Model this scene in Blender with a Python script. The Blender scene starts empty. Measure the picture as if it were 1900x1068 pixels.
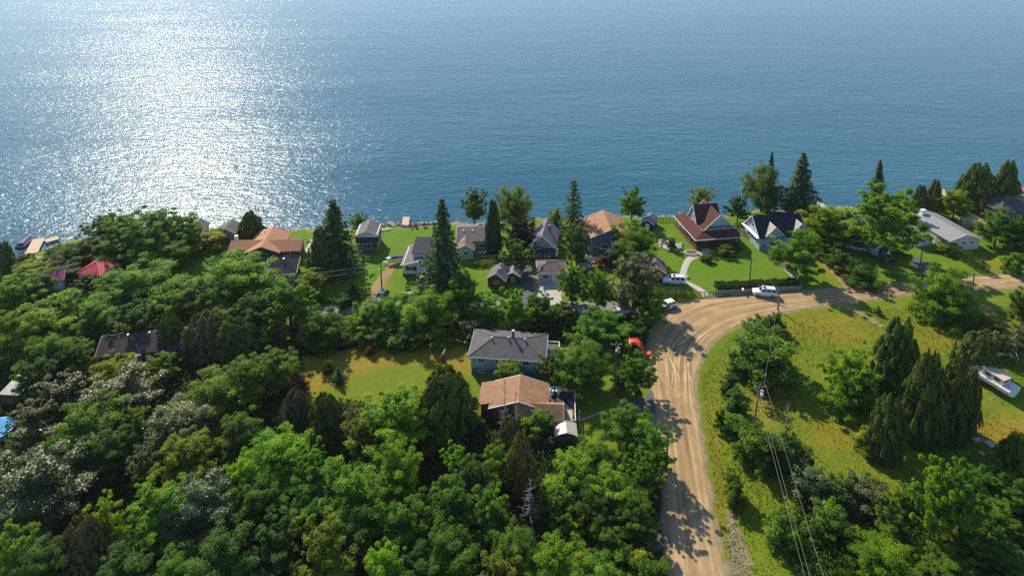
import bpy, math, random
import numpy as np
from mathutils import Vector, Matrix

# ------------------------------------------------------------------ camera, sky, sun, exposure
S = bpy.context.scene
COL = S.collection
CAM_H, PITCH, FPX, CY = 77.5, math.radians(12), 1238.0, 106.0   # CY: photo row of the lens axis
cam = bpy.data.cameras.new('camera'); camo = bpy.data.objects.new('camera', cam); COL.objects.link(camo)
camo.location = (0, 0, CAM_H); camo.rotation_euler = (math.radians(90) - PITCH, 0, 0)
cam.sensor_width = 36; cam.lens = 36 * FPX / 1900; cam.shift_y = -(534.0 - CY) / 1900; cam.clip_end = 20000; cam.clip_start = 0.5
S.camera = camo

SUN_AZ, SUN_EL = math.radians(-30), math.radians(37)
w = bpy.data.worlds.new('World'); S.world = w; w.use_nodes = True
nt = w.node_tree
sky = nt.nodes.new('ShaderNodeTexSky'); sky.sky_type = 'NISHITA'; sky.sun_disc = False
sky.sun_elevation = SUN_EL; sky.sun_rotation = SUN_AZ
sky.air_density = 0.75; sky.dust_density = 0.05; sky.ozone_density = 2.0
bg = nt.nodes['Background']; bg.inputs[1].default_value = 0.15
nt.links.new(sky.outputs[0], bg.inputs[0])
sl = bpy.data.lights.new('sun', 'SUN'); sl.energy = 4.6; sl.angle = math.radians(0.6); sl.color = (1.0, 0.90, 0.71)
so = bpy.data.objects.new('sun', sl); COL.objects.link(so)
sdir = Vector((math.sin(SUN_AZ) * math.cos(SUN_EL), math.cos(SUN_AZ) * math.cos(SUN_EL), math.sin(SUN_EL)))
so.rotation_euler = (-sdir).to_track_quat('-Z', 'Y').to_euler(); so.location = sdir * 300
S.view_settings.view_transform = 'Standard'; S.view_settings.look = 'None'
S.view_settings.exposure = 0.56; S.view_settings.gamma = 1.0
S.render.engine = 'CYCLES'
S.cycles.use_denoising = False
S.cycles.max_bounces = 8; S.cycles.transmission_bounces = 4; S.cycles.transparent_max_bounces = 4
S.cycles.sample_clamp_indirect = 8

RNG = np.random.default_rng(7); random.seed(7)
SP, CP = math.sin(PITCH), math.cos(PITCH)

def G(x, y, z=0.0):
    """photo pixel -> world point at height z"""
    v = y - CY; den = FPX * SP + v * CP; k = (CAM_H - z) / den
    return Vector((k * (x - 950.0), k * (FPX * CP - v * SP), z))
def GP(pts, z=0.0): return [G(x, y, z) for x, y in pts]
def pxm(P):
    """pixels per metre across, at a world point"""
    return FPX / (P.y * CP - (P.z - CAM_H) * SP)
def rise(base_xy, ytop):
    """height above ground of photo row ytop at the distance of a ground point"""
    v = ytop - CY
    slope = (FPX * SP + v * CP) / (FPX * CP - v * SP)
    return CAM_H - slope * base_xy.y

# ------------------------------------------------------------------ node material helpers
MATS = {}
def nmat(name):
    m = bpy.data.materials.new(name); m.use_nodes = True
    b = m.node_tree.nodes['Principled BSDF']
    MATS[name] = m
    return m, m.node_tree, b
def N(t, kind, **kw):
    n = t.nodes.new(kind)
    for k, v in kw.items():
        if isinstance(v, tuple) and k in n.inputs: n.inputs[k].default_value = v
        elif k in n.inputs: n.inputs[k].default_value = v
        else: setattr(n, k, v)
    return n
def ramp(t, src, stops):
    r = t.nodes.new('ShaderNodeValToRGB'); e = r.color_ramp.elements
    while len(e) < len(stops): e.new(0.5)
    for i, (p, c) in enumerate(stops):
        e[i].position = p; e[i].color = c if len(c) == 4 else (*c, 1)
    t.links.new(src, r.inputs[0]); return r
def mixc(t, fac, a, b, mode='MIX'):
    m = t.nodes.new('ShaderNodeMix'); m.data_type = 'RGBA'; m.blend_type = mode
    for sock, val in ((m.inputs[0], fac), (m.inputs[6], a), (m.inputs[7], b)):
        if hasattr(val, 'links') or hasattr(val, 'is_output'): t.links.new(val, sock)
        elif isinstance(val, (int, float)): sock.default_value = val
        else: sock.default_value = (*val, 1) if len(val) == 3 else val
    return m.outputs[2]
def mth(t, op, a, b=0.0, c=None):
    m = t.nodes.new('ShaderNodeMath'); m.operation = op
    for s, val in ((m.inputs[0], a), (m.inputs[1], b)) + (((m.inputs[2], c),) if c is not None else ()):
        if isinstance(val, (int, float)): s.default_value = val
        else: t.links.new(val, s)
    return m.outputs[0]
def noise(t, scale, detail=4, rough=0.6, vec=None, dist=0.0):
    n = t.nodes.new('ShaderNodeTexNoise'); n.inputs['Scale'].default_value = scale
    n.inputs['Detail'].default_value = detail; n.inputs['Roughness'].default_value = rough
    n.inputs['Distortion'].default_value = dist
    if vec is not None: t.links.new(vec, n.inputs['Vector'])
    return n
def coords(t, kind='Object', scale=None):
    c = t.nodes.new('ShaderNodeTexCoord'); o = c.outputs[kind]
    if scale:
        m = t.nodes.new('ShaderNodeMapping'); m.inputs['Scale'].default_value = scale
        t.links.new(o, m.inputs[0]); o = m.outputs[0]
    return o
def bump(t, b, h, strength, dist):
    n = t.nodes.new('ShaderNodeBump'); n.inputs['Strength'].default_value = strength
    n.inputs['Distance'].default_value = dist
    t.links.new(h, n.inputs['Height']); t.links.new(n.outputs[0], b.inputs['Normal']); return n

def plain(name, col, rough=0.6, var=0.25, scale=2.0, kind=None, metal=0.0, spec=0.4):
    """weathered paint / shingle / siding: colour with uneven wear and the relief of its kind"""
    if name in MATS: return MATS[name]
    m, t, b = nmat(name)
    vec = coords(t)
    n1 = noise(t, scale * (.45 if kind in ('shingle', 'metalroof') else 1), 6, 0.7, vec, .8 if kind in ('shingle', 'metalroof') else 0)
    var *= 1.6 if kind in ('shingle', 'metalroof') else 1
    n2 = noise(t, scale * 7, 3, 0.6, vec)
    f = mth(t, 'ADD', mth(t, 'MULTIPLY', n1.outputs[0], 0.65), mth(t, 'MULTIPLY', n2.outputs[0], 0.35))
    lo = tuple(c * (1 - var) for c in col); hi = tuple(min(1, c * (1 + var)) for c in col)
    r = ramp(t, f, [(0.3, lo), (0.7, hi)])
    out = r.outputs[0]
    b.inputs['Roughness'].default_value = rough; b.inputs['Metallic'].default_value = metal
    b.inputs['Specular IOR Level'].default_value = spec
    if kind == 'siding':
        sx = t.nodes.new('ShaderNodeSeparateXYZ'); t.links.new(vec, sx.inputs[0])
        saw = mth(t, 'FRACT', mth(t, 'MULTIPLY', sx.outputs[2], 5.0))
        bump(t, b, saw, 0.6, 0.03)
    elif kind == 'boards':
        sx = t.nodes.new('ShaderNodeSeparateXYZ'); t.links.new(vec, sx.inputs[0])
        a = mth(t, 'ADD', sx.outputs[0], sx.outputs[1])
        saw = mth(t, 'PINGPONG', mth(t, 'MULTIPLY', a, 6.0), 0.5)
        bump(t, b, mth(t, 'SMOOTH_MIN', saw, 0.1, 0.05), 0.7, 0.05)
        out = mixc(t, mth(t, 'LESS_THAN', saw, 0.06), out, tuple(c * 0.35 for c in col))
    elif kind == 'shingle':
        b.inputs['Specular IOR Level'].default_value = 0.15
        br = t.nodes.new('ShaderNodeTexBrick'); br.inputs['Scale'].default_value = 1.0
        br.inputs['Brick Width'].default_value = 0.5; br.inputs['Row Height'].default_value = 0.22
        br.inputs['Mortar Size'].default_value = 0.02; br.inputs['Bias'].default_value = 0.0
        br.inputs['Color1'].default_value = (0.72, 0.72, 0.72, 1); br.inputs['Color2'].default_value = (1.1, 1.1, 1.1, 1)
        br.inputs['Mortar'].default_value = (0.55, 0.55, 0.55, 1)
        t.links.new(vec, br.inputs['Vector'])
        out = mixc(t, 0.8, out, br.outputs[0], 'MULTIPLY')
        bump(t, b, n2.outputs[0], 0.5, 0.03)
    elif kind == 'metalroof':
        sx = t.nodes.new('ShaderNodeSeparateXYZ'); t.links.new(vec, sx.inputs[0])
        saw = mth(t, 'PINGPONG', mth(t, 'MULTIPLY', sx.outputs[0], 2.2), 0.5)
        rib = mth(t, 'LESS_THAN', saw, 0.09)
        bump(t, b, rib, 0.8, 0.04)
        out = mixc(t, mth(t, 'MULTIPLY', rib, 0.3), out, tuple(min(1, c * 1.6) for c in col))
    else:
        bump(t, b, n2.outputs[0], 0.25, 0.02)
    t.links.new(out, b.inputs['Base Color'])
    return m

M_WHITE = plain('white_paint', (0.78, 0.77, 0.74), 0.45, 0.08)
M_TRIM = plain('white_trim', (0.80, 0.79, 0.76), 0.4, 0.06)
M_WSID = plain('white_siding', (0.66, 0.68, 0.70), 0.5, 0.08, 1.0, 'siding')
M_BSID = plain('pale_blue_siding', (0.36, 0.44, 0.50), 0.55, 0.1, 1.0, 'siding')
M_NAVY = plain('slate_blue_siding', (0.085, 0.12, 0.17), 0.55, 0.15, 1.0, 'siding')
M_GSID = plain('blue_grey_siding', (0.24, 0.32, 0.40), 0.55, 0.1, 1.0, 'siding')
M_CREAM = plain('cream_siding', (0.52, 0.50, 0.42), 0.55, 0.1, 1.0, 'siding')
M_GREYW = plain('grey_siding', (0.30, 0.30, 0.30), 0.6, 0.12, 1.0, 'siding')
M_BRICK = plain('red_brown_wall', (0.16, 0.07, 0.05), 0.75, 0.3, 3.0, 'siding')
M_DARKW = plain('dark_wall', (0.045, 0.045, 0.05), 0.7, 0.2)
M_BLUEB = plain('blue_basement_paint', (0.06, 0.14, 0.22), 0.6, 0.15)
M_SALMON = plain('salmon_metal_roof', (0.40, 0.19, 0.105), 0.7, 0.12, 0.8, 'metalroof', 0.0, 0.15)
M_NROOF = plain('navy_shingle', (0.024, 0.030, 0.046), 0.75, 0.25, 2.0, 'shingle')
M_GROOF = plain('grey_shingle', (0.16, 0.155, 0.15), 0.8, 0.2, 1.5, 'shingle')
M_DGROOF = plain('dark_grey_shingle', (0.085, 0.08, 0.085), 0.8, 0.2, 1.5, 'shingle')
M_BGROOF = plain('bungalow_shingle', (0.125, 0.12, 0.12), 0.8, 0.18, 1.5, 'shingle')
M_OROOF = plain('orange_brown_shingle', (0.35, 0.19, 0.105), 0.8, 0.2, 1.5, 'shingle')
M_TROOF = plain('tan_orange_shingle', (0.38, 0.20, 0.11), 0.8, 0.2, 1.5, 'shingle')
M_BRROOF = plain('brown_shingle', (0.21, 0.15, 0.12), 0.8, 0.22, 1.5, 'shingle')
M_MROOF = plain('mauve_brown_shingle', (0.22, 0.165, 0.165), 0.8, 0.2, 1.5, 'shingle')
M_RROOF = plain('dark_red_metal_roof', (0.085, 0.034, 0.030), 0.8, 0.15, 0.8, 'metalroof', 0.0, 0.12)
M_LGROOF = plain('light_grey_metal_roof', (0.25, 0.245, 0.24), 0.5, 0.1, 0.8, 'metalroof')
M_PINK = plain('pink_red_metal_roof', (0.62, 0.07, 0.09), 0.4, 0.15, 0.8, 'metalroof')
M_WOOD = plain('weathered_wood', (0.30, 0.23, 0.16), 0.8, 0.3, 3.0, 'boards')
M_GWOOD = plain('grey_wood', (0.22, 0.20, 0.17), 0.85, 0.3, 3.0, 'boards')
M_BWOOD = plain('brown_wood', (0.13, 0.065, 0.035), 0.8, 0.3, 3.0)
M_TWOOD = plain('tan_wood', (0.50, 0.36, 0.22), 0.75, 0.2, 3.0)
M_POLE = plain('pole_wood', (0.16, 0.11, 0.075), 0.9, 0.3, 4.0)
M_BARK = plain('bark', (0.085, 0.065, 0.05), 0.95, 0.4, 5.0)
M_DEAD = plain('dead_wood', (0.27, 0.25, 0.22), 0.9, 0.3, 5.0)
M_CONC = plain('concrete', (0.42, 0.39, 0.34), 0.85, 0.15, 1.0)
M_STONE = plain('pale_stone', (0.45, 0.40, 0.32), 0.85, 0.3, 2.0)
M_ASPH = plain('asphalt', (0.085, 0.085, 0.09), 0.85, 0.2, 0.8)
M_LANE = plain('worn_asphalt', (0.19, 0.18, 0.165), 0.85, 0.2, 0.8)
M_RUB = plain('tyre_rubber', (0.02, 0.02, 0.02), 0.8, 0.2)
M_STEEL = plain('galvanised_steel', (0.45, 0.46, 0.47), 0.4, 0.15, 3.0, None, 0.7)
M_IRON = plain('black_iron', (0.02, 0.02, 0.022), 0.5, 0.2)
M_REDTARP = plain('red_tarp', (0.75, 0.07, 0.035), 0.5, 0.15, 2.0)
M_REDP = plain('red_paint', (0.45, 0.04, 0.03), 0.45, 0.15)
M_BLUEP = plain('blue_tarp', (0.04, 0.20, 0.55), 0.35, 0.2, 1.5)
M_CWHITE = plain('car_white', (0.75, 0.76, 0.78), 0.25, 0.03)
M_CBLACK = plain('car_black', (0.012, 0.012, 0.014), 0.2, 0.05)
M_CRED = plain('car_red', (0.30, 0.035, 0.03), 0.3, 0.1)
M_CSILV = plain('car_silver', (0.50, 0.54, 0.58), 0.28, 0.05, 2.0, None, 0.3)
M_CBLUE = plain('car_dark_blue', (0.03, 0.06, 0.12), 0.25, 0.05)
M_GEL = plain('boat_white', (0.58, 0.57, 0.54), 0.35, 0.2)
M_CANV = plain('boat_cover', (0.05, 0.05, 0.10), 0.7, 0.2)
M_WIRE = plain('wire', (0.32, 0.33, 0.26), 0.5, 0.1)
def _glass():
    m, t, b = nmat('dark_glass')
    n = noise(t, 3.0, 2, 0.5, coords(t))
    r = ramp(t, n.outputs[0], [(0.3, (0.012, 0.016, 0.02)), (0.7, (0.04, 0.05, 0.06))])
    t.links.new(r.outputs[0], b.inputs['Base Color']); b.inputs['Roughness'].default_value = 0.08
    b.inputs['Specular IOR Level'].default_value = 0.7
    return m
M_GLASS = _glass()
def _lamp():
    m, t, b = nmat('lamp_lens'); n = noise(t, 8, 2, 0.5, coords(t))
    r = ramp(t, n.outputs[0], [(0.3, (0.7, 0.7, 0.68)), (0.7, (0.85, 0.85, 0.83))])
    t.links.new(r.outputs[0], b.inputs['Base Color']); b.inputs['Roughness'].default_value = 0.1
    return m
M_LENS = _lamp()
M_TAIL = plain('tail_lens', (0.4, 0.01, 0.01), 0.2, 0.1)

def foliage_mat(name='foliage', spec=0.16, rough=0.6, trans=0.45):
    m, t, b = nmat(name)
    oi = t.nodes.new('ShaderNodeObjectInfo')
    at = t.nodes.new('ShaderNodeAttribute'); at.attribute_name = 'tint'
    hs = t.nodes.new('ShaderNodeHueSaturation')
    t.links.new(oi.outputs['Color'], hs.inputs['Color'])
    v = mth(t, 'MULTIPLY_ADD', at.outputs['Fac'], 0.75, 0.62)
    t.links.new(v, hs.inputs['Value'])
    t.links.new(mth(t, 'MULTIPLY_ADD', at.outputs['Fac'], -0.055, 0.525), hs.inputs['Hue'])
    t.links.new(hs.outputs[0], b.inputs['Base Color'])
    b.inputs['Roughness'].default_value = rough; b.inputs['Specular IOR Level'].default_value = spec
    tr = t.nodes.new('ShaderNodeBsdfTranslucent')
    tc = mixc(t, 1.0, hs.outputs[0], (1.6, 1.6, 0.45), 'MULTIPLY')
    t.links.new(tc, tr.inputs[0])
    mx = t.nodes.new('ShaderNodeMixShader'); mx.inputs[0].default_value = trans
    t.links.new(b.outputs[0], mx.inputs[1]); t.links.new(tr.outputs[0], mx.inputs[2])
    t.links.new(mx.outputs[0], t.nodes['Material Output'].inputs[0])
    return m
M_FOL = foliage_mat()
M_FOLS = foliage_mat('silver_foliage', 0.22, 0.4, 0.3)
M_FOLC = foliage_mat('needle_foliage', 0.12, 0.6, 0.18)

# ------------------------------------------------------------------ object helpers
def mesh_np(name, verts, faces, mat, attr=None, smooth=False):
    me = bpy.data.meshes.new(name)
    verts = np.asarray(verts, dtype=np.float32); faces = np.asarray(faces, dtype=np.int32)
    k = faces.shape[1]
    me.vertices.add(len(verts)); me.vertices.foreach_set('co', verts.ravel())
    me.loops.add(faces.size); me.loops.foreach_set('vertex_index', faces.ravel())
    me.polygons.add(len(faces))
    me.polygons.foreach_set('loop_start', np.arange(0, faces.size, k, dtype=np.int32))
    if smooth: me.polygons.foreach_set('use_smooth', np.ones(len(faces), dtype=bool))
    if attr:
        for nm, dom, arr in attr:
            a = me.attributes.new(nm, 'FLOAT', dom); a.data.foreach_set('value', np.asarray(arr, dtype=np.float32))
    me.materials.append(mat); me.update(calc_edges=True); me.validate()
    return me
def link(name, me, parent=None):
    o = bpy.data.objects.new(name, me); COL.objects.link(o)
    if parent is not None: o.parent = parent
    return o
def tag(o, label=None, cat=None, group=None, kind=None):
    if label: o['label'] = label
    if cat: o['category'] = cat
    if group: o['group'] = group
    if kind: o['kind'] = kind
    return o
def thing(name, label, cat, loc=(0, 0, 0), rz=0.0, group=None):
    o = bpy.data.objects.new(name, None); COL.objects.link(o); o.empty_display_size = 0.3
    o.location = loc; o.rotation_euler = (0, 0, rz)
    return tag(o, label, cat, group)

class MB:
    """collects solids in the frame of a thing; build() links them as one mesh"""
    def __init__(s): s.v = []; s.f = []
    def add(s, vs, fs):
        n = len(s.v); s.v += [tuple(v) for v in vs]; s.f += [tuple(i + n for i in f) for f in fs]; return s
    def box(s, a, b):
        (x0, y0, z0), (x1, y1, z1) = a, b
        return s.add([(x0, y0, z0), (x1, y0, z0), (x1, y1, z0), (x0, y1, z0), (x0, y0, z1), (x1, y0, z1), (x1, y1, z1), (x0, y1, z1)],
                     [(3, 2, 1, 0), (4, 5, 6, 7), (0, 1, 5, 4), (1, 2, 6, 5), (2, 3, 7, 6), (3, 0, 4, 7)])
    def slab(s, pts, th):
        """polygon given counter-clockwise from above, thickened downwards"""
        n = len(pts); lo = [(p[0], p[1], p[2] - th) for p in pts]
        fs = [tuple(range(n)), tuple(range(2 * n - 1, n - 1, -1))]
        fs += [(i, n + i, n + (i + 1) % n, (i + 1) % n) for i in range(n)]
        return s.add(list(pts) + lo, fs)
    def bar(s, p, q, r, r2=None, n=6):
        p, q = Vector(p), Vector(q); d = (q - p)
        if d.length < 1e-6: return s
        d.normalize(); u = d.orthogonal().normalized(); w_ = d.cross(u); r2 = r if r2 is None else r2
        vs = []
        for c, rr in ((p, r), (q, r2)):
            for i in range(n):
                a = 2 * math.pi * i / n
                vs.append(c + (u * math.cos(a) + w_ * math.sin(a)) * rr)
        fs = [(i, (i + 1) % n, n + (i + 1) % n, n + i) for i in range(n)]
        fs += [tuple(range(n - 1, -1, -1)), tuple(range(n, 2 * n))]
        return s.add(vs, fs)
    def beam(s, p, q, w_, h):
        """square beam between two points, h tall"""
        p, q = Vector(p), Vector(q); d = (q - p).normalized()
        sd = d.cross(Vector((0, 0, 1)))
        sd = sd.normalized() * w_ / 2 if sd.length > 1e-4 else Vector((w_ / 2, 0, 0))
        up = sd.cross(d).normalized() * h / 2
        vs = [c + a * sd + b * up for c in (p, q) for a, b in ((-1, -1), (1, -1), (1, 1), (-1, 1))]
        return s.add(vs, [(3, 2, 1, 0), (4, 5, 6, 7), (0, 1, 5, 4), (1, 2, 6, 5), (2, 3, 7, 6), (3, 0, 4, 7)])
    def loft(s, secs, cap=True):
        n = len(secs[0]); vs = [p for sec in secs for p in sec]; fs = []
        for k in range(len(secs) - 1):
            for i in range(n):
                a, b = k * n + i, k * n + (i + 1) % n
                fs.append((a, b, b + n, a + n))
        if cap: fs += [tuple(range(n - 1, -1, -1)), tuple(range((len(secs) - 1) * n, len(secs) * n))]
        return s.add(vs, fs)
    def mesh(s, name, mat):
        me = bpy.data.meshes.new(name); me.from_pydata(s.v, [], s.f); me.materials.append(mat); me.update()
        import bmesh
        bm = bmesh.new(); bm.from_mesh(me); bmesh.ops.recalc_face_normals(bm, faces=bm.faces); bm.to_mesh(me); bm.free()
        return me
    def build(s, name, mat, parent=None, bevel=0, label=None):
        o = link(name, s.mesh(name, mat), parent)
        if bevel:
            md = o.modifiers.new('edge', 'BEVEL'); md.width = bevel; md.segments = 2; md.limit_method = 'ANGLE'
        if label: o['label'] = label
        return o
def box(root, name, a, b, mat, bevel=0): return MB().box(a, b).build(name, mat, root, bevel)
def copy_tree(o, parent=None):
    c = o.copy(); COL.objects.link(c); c.parent = parent
    for ch in o.children: copy_tree(ch, c)
    return c

# ------------------------------------------------------------------ terrain
SHORE = [(-420, 560), (-150, 512), (0, 488), (40, 480), (66, 472), (112, 453), (128, 444), (340, 428), (450, 430), (570, 427), (660, 421), (720, 420), (800, 417),
         (850, 415), (930, 412), (1030, 408), (1100, 403), (1200, 401), (1260, 401), (1380, 394), (1500, 387), (1600, 384), (1700, 378),
         (1800, 368), (1900, 359), (2300, 330)]
WATER_Z = -0.8
_sh = GP(SHORE, WATER_Z)
_shx = np.array([p.x for p in _sh]); _shy = np.array([p.y for p in _sh])
def shore_y(X):
    X = np.asarray(X, dtype=float)
    y = np.interp(X, _shx, _shy)
    return y + 0.7 * np.sin(X * 0.31) + 0.5 * np.sin(X * 0.83 + 1.3) + 0.3 * np.sin(X * 2.1)
def smooth(e0, e1, x):
    t = np.clip((x - e0) / (e1 - e0), 0, 1); return t * t * (3 - 2 * t)
def in_poly(X, Y, poly):
    ins = np.zeros(X.shape, bool); n = len(poly)
    for i in range(n):
        x0, y0 = poly[i]; x1, y1 = poly[(i + 1) % n]
        c = ((y0 > Y) != (y1 > Y)) & (X < (x1 - x0) * (Y - y0) / ((y1 - y0) or 1e-9) + x0)
        ins ^= c
    return ins
def poly_dist(X, Y, poly, closed=True):
    d = np.full(X.shape, 1e9); n = len(poly)
    for i in range(n if closed else n - 1):
        ax, ay = poly[i]; bx, by = poly[(i + 1) % n]
        vx, vy = bx - ax, by - ay; L = vx * vx + vy * vy or 1e-9
        t = np.clip(((X - ax) * vx + (Y - ay) * vy) / L, 0, 1)
        d = np.minimum(d, np.hypot(X - ax - t * vx, Y - ay - t * vy))
    return d
def mask(X, Y, px, soft):
    poly = [(p.x, p.y) for p in GP(px)]
    d = poly_dist(X, Y, poly); ins = in_poly(X, Y, poly)
    return smooth(-soft, soft, np.where(ins, d, -d))
def vnoise(X, Y, seed):
    r = np.random.default_rng(seed); o = np.zeros_like(X)
    for _ in range(7):
        a = r.uniform(0, 6.28); f = r.uniform(0.6, 1.6); ph = r.uniform(0, 6.28)
        o += np.sin((X * math.cos(a) + Y * math.sin(a)) * f + ph)
    return o / 7
def axis(lo, hi, step, far_lo, far_hi):
    a = list(np.arange(lo, hi, step)); b = []; d = step; x = lo
    while x > far_lo: d *= 1.35; x -= d; b.append(x)
    c = []; d = step; x = a[-1]
    while x < far_hi: d *= 1.35; x += d; c.append(x)
    return np.array(b[::-1] + a + c)

# road edges as pairs of photo points (left edge, right edge)
ROAD = [((1262, 1180), (1372, 1180)), ((1247, 1068), (1347, 1068)), ((1240, 990), (1328, 992)), ((1233, 915), (1315, 920)), ((1225, 845), (1305, 850)),
        ((1217, 775), (1296, 785)), ((1209, 715), (1291, 740)), ((1204, 672), (1290, 702)), ((1204, 635), (1299, 670)), ((1215, 605), (1316, 641)),
        ((1240, 580), (1346, 616)), ((1290, 558), (1390, 596)), ((1345, 550), (1440, 582)), ((1400, 546), (1500, 571)), ((1470, 541), (1560, 562)),
        ((1540, 535), (1640, 552)), ((1610, 529), (1710, 545)), ((1700, 523), (1800, 538)), ((1800, 515), (1890, 532)), ((1885, 508), (1990, 524)), ((2100, 490), (2230, 505))]
_rl = np.array([G(*a)[:2] for a, b in ROAD]); _rr = np.array([G(*b)[:2] for a, b in ROAD])
def crom(P, n):
    """smooth curve through points"""
    P = np.asarray(P, float); d = np.r_[0, np.cumsum(np.linalg.norm(np.diff(P[:, :2], axis=0), axis=1))]
    T = np.linspace(0, d[-1], n)
    m = np.gradient(P, d, axis=0); out = np.zeros((n, P.shape[1]))
    i = np.clip(np.searchsorted(d, T, 'right') - 1, 0, len(d) - 2); h = (d[i + 1] - d[i])[:, None]; t = ((T - d[i]) / h[:, 0])[:, None]
    out = (2*t**3 - 3*t**2 + 1) * P[i] + (t**3 - 2*t**2 + t) * h * m[i] + (-2*t**3 + 3*t**2) * P[i+1] + (t**3 - t**2) * h * m[i+1]
    return out
RL, RR = None, None
_c = crom(np.hstack([_rl, _rr]), 760); RL, RR = _c[:, :2], _c[:, 2:]
ROADPOLY = [tuple(p) for p in RL[::8]] + [tuple(p) for p in RR[::-8]]

xs = axis(-150, 175, 0.9, -2500, 2500); ys = axis(38, 200, 0.8, -2500, 400)
X, Y = np.meshgrid(xs, ys)
d_sh = shore_y(X) - Y                                        # metres inland of the water's edge
Z = np.where(d_sh > 0, -0.8 + 0.8 * smooth(0.0, 3.0, d_sh), -0.8 - 4.0 * smooth(0, 30, -d_sh) - 0.25 * smooth(0, 1, -d_sh))
droad = poly_dist(X, Y, ROADPOLY); droad = np.where(in_poly(X, Y, ROADPOLY), -droad, droad)
rough_m = mask(X, Y, [(1300, 1120), (1330, 960), (1310, 800), (1300, 700), (1350, 625), (1500, 585), (1640, 570), (1960, 560), (2100, 1120)], 1.0)
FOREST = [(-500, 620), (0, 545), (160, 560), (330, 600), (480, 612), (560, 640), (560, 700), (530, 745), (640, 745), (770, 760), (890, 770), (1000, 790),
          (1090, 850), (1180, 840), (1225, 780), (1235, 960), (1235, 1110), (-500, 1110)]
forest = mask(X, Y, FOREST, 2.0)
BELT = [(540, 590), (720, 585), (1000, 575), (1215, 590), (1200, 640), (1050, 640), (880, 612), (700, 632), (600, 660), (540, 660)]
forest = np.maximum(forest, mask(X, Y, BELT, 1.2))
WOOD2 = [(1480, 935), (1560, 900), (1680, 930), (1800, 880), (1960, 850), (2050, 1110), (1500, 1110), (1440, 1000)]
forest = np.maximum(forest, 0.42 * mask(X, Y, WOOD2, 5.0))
lawn = np.maximum(mask(X, Y, [(-500, 560), (0, 480), (600, 420), (1300, 395), (2000, 345), (2000, 515), (1590, 528), (1240, 560), (600, 566), (100, 570)], 1.0), 0)
DRY = [([(565, 650), (640, 632), (760, 640), (870, 640), (870, 690), (760, 668), (640, 700), (560, 740)], 2.0, 1.0),
       ([(600, 672), (700, 650), (860, 655), (865, 676), (740, 672), (640, 690)], 2.0, 0.7),
       ([(1455, 590), (1540, 575), (1600, 590), (1620, 640), (1560, 640), (1470, 625)], 3.0, 0.6),
       ([(1700, 600), (1760, 590), (1830, 640), (1760, 655), (1690, 650)], 2.5, 0.5),
       ([(1500, 790), (1560, 770), (1610, 800), (1590, 835), (1520, 830)], 3.0, 0.75),
       ([(1385, 725), (1440, 720), (1450, 770), (1400, 790)], 2.0, 0.8), ([(1790, 785), (1900, 770), (1960, 840), (1830, 835)], 2.0, 1.0),
       ([(1015, 590), (1060, 580), (1070, 605), (1020, 610)], 1.0, 0.9), ([(690, 535), (730, 540), (720, 500)], 1.0, 0.5),
       ([(1310, 700), (1330, 700), (1345, 860), (1360, 1068), (1330, 1068), (1312, 860)], 1.0, 0.55), ([(1560, 500), (1520, 485), (1520, 500), (1555, 530)], 0.8, 0.7),
       ([(1800, 475), (1880, 480), (1870, 505), (1830, 505)], 1.0, 0.5), ([(560, 590), (640, 588), (600, 640), (480, 660), (500, 625)], 2.0, 0.6)]
dry = np.zeros_like(X)
for px, so_, a in DRY: dry = np.maximum(dry, a * mask(X, Y, px, so_))
GRAV = [([(1172, 975), (1235, 955), (1238, 1010), (1200, 1030), (1178, 1010)], 0.7, 1.0), ([(1345, 930), (1362, 940), (1390, 1010), (1398, 1068), (1350, 1068)], 0.5, 0.75),
        ([(1320, 770), (1330, 770), (1338, 830), (1325, 830)], 0.5, 0.5), ([(740, 421), (900, 414), (900, 411), (740, 416)], 0.3, 1.0), ([(1770, 395), (1830, 390), (1830, 425), (1780, 420)], 0.8, 1.0),
        ([(985, 505), (998, 505), (1000, 530), (1050, 528), (1050, 548), (985, 548)], 0.5, 1.0)]
grav = np.zeros_like(X)
for px, so_, a in GRAV: grav = np.maximum(grav, a * mask(X, Y, px, so_))
grav = np.maximum(grav, 0.9 * (1 - smooth(0.1, 0.9, droad + 0.25 * vnoise(X * 2, Y * 2, 5))))
grav = np.maximum(grav, 0.8 * smooth(1.5, 0.3, d_sh) * (d_sh > -3))
flat = smooth(0.5, 3.0, droad) * rough_m
Z = Z + flat * (0.16 * vnoise(X * 0.35, Y * 0.35, 3) + 0.06 * vnoise(X * 1.3, Y * 1.3, 4)) - 0.25 * rough_m * np.exp(-((droad - 2.6) / 1.1) ** 2)
Z = np.where(droad < 0.6, np.minimum(Z, -0.02), Z)
nx, ny = len(xs), len(ys)
idx = np.arange(nx * ny).reshape(ny, nx)
gf = np.stack([idx[:-1, :-1].ravel(), idx[:-1, 1:].ravel(), idx[1:, 1:].ravel(), idx[1:, :-1].ravel()], 1)

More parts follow.
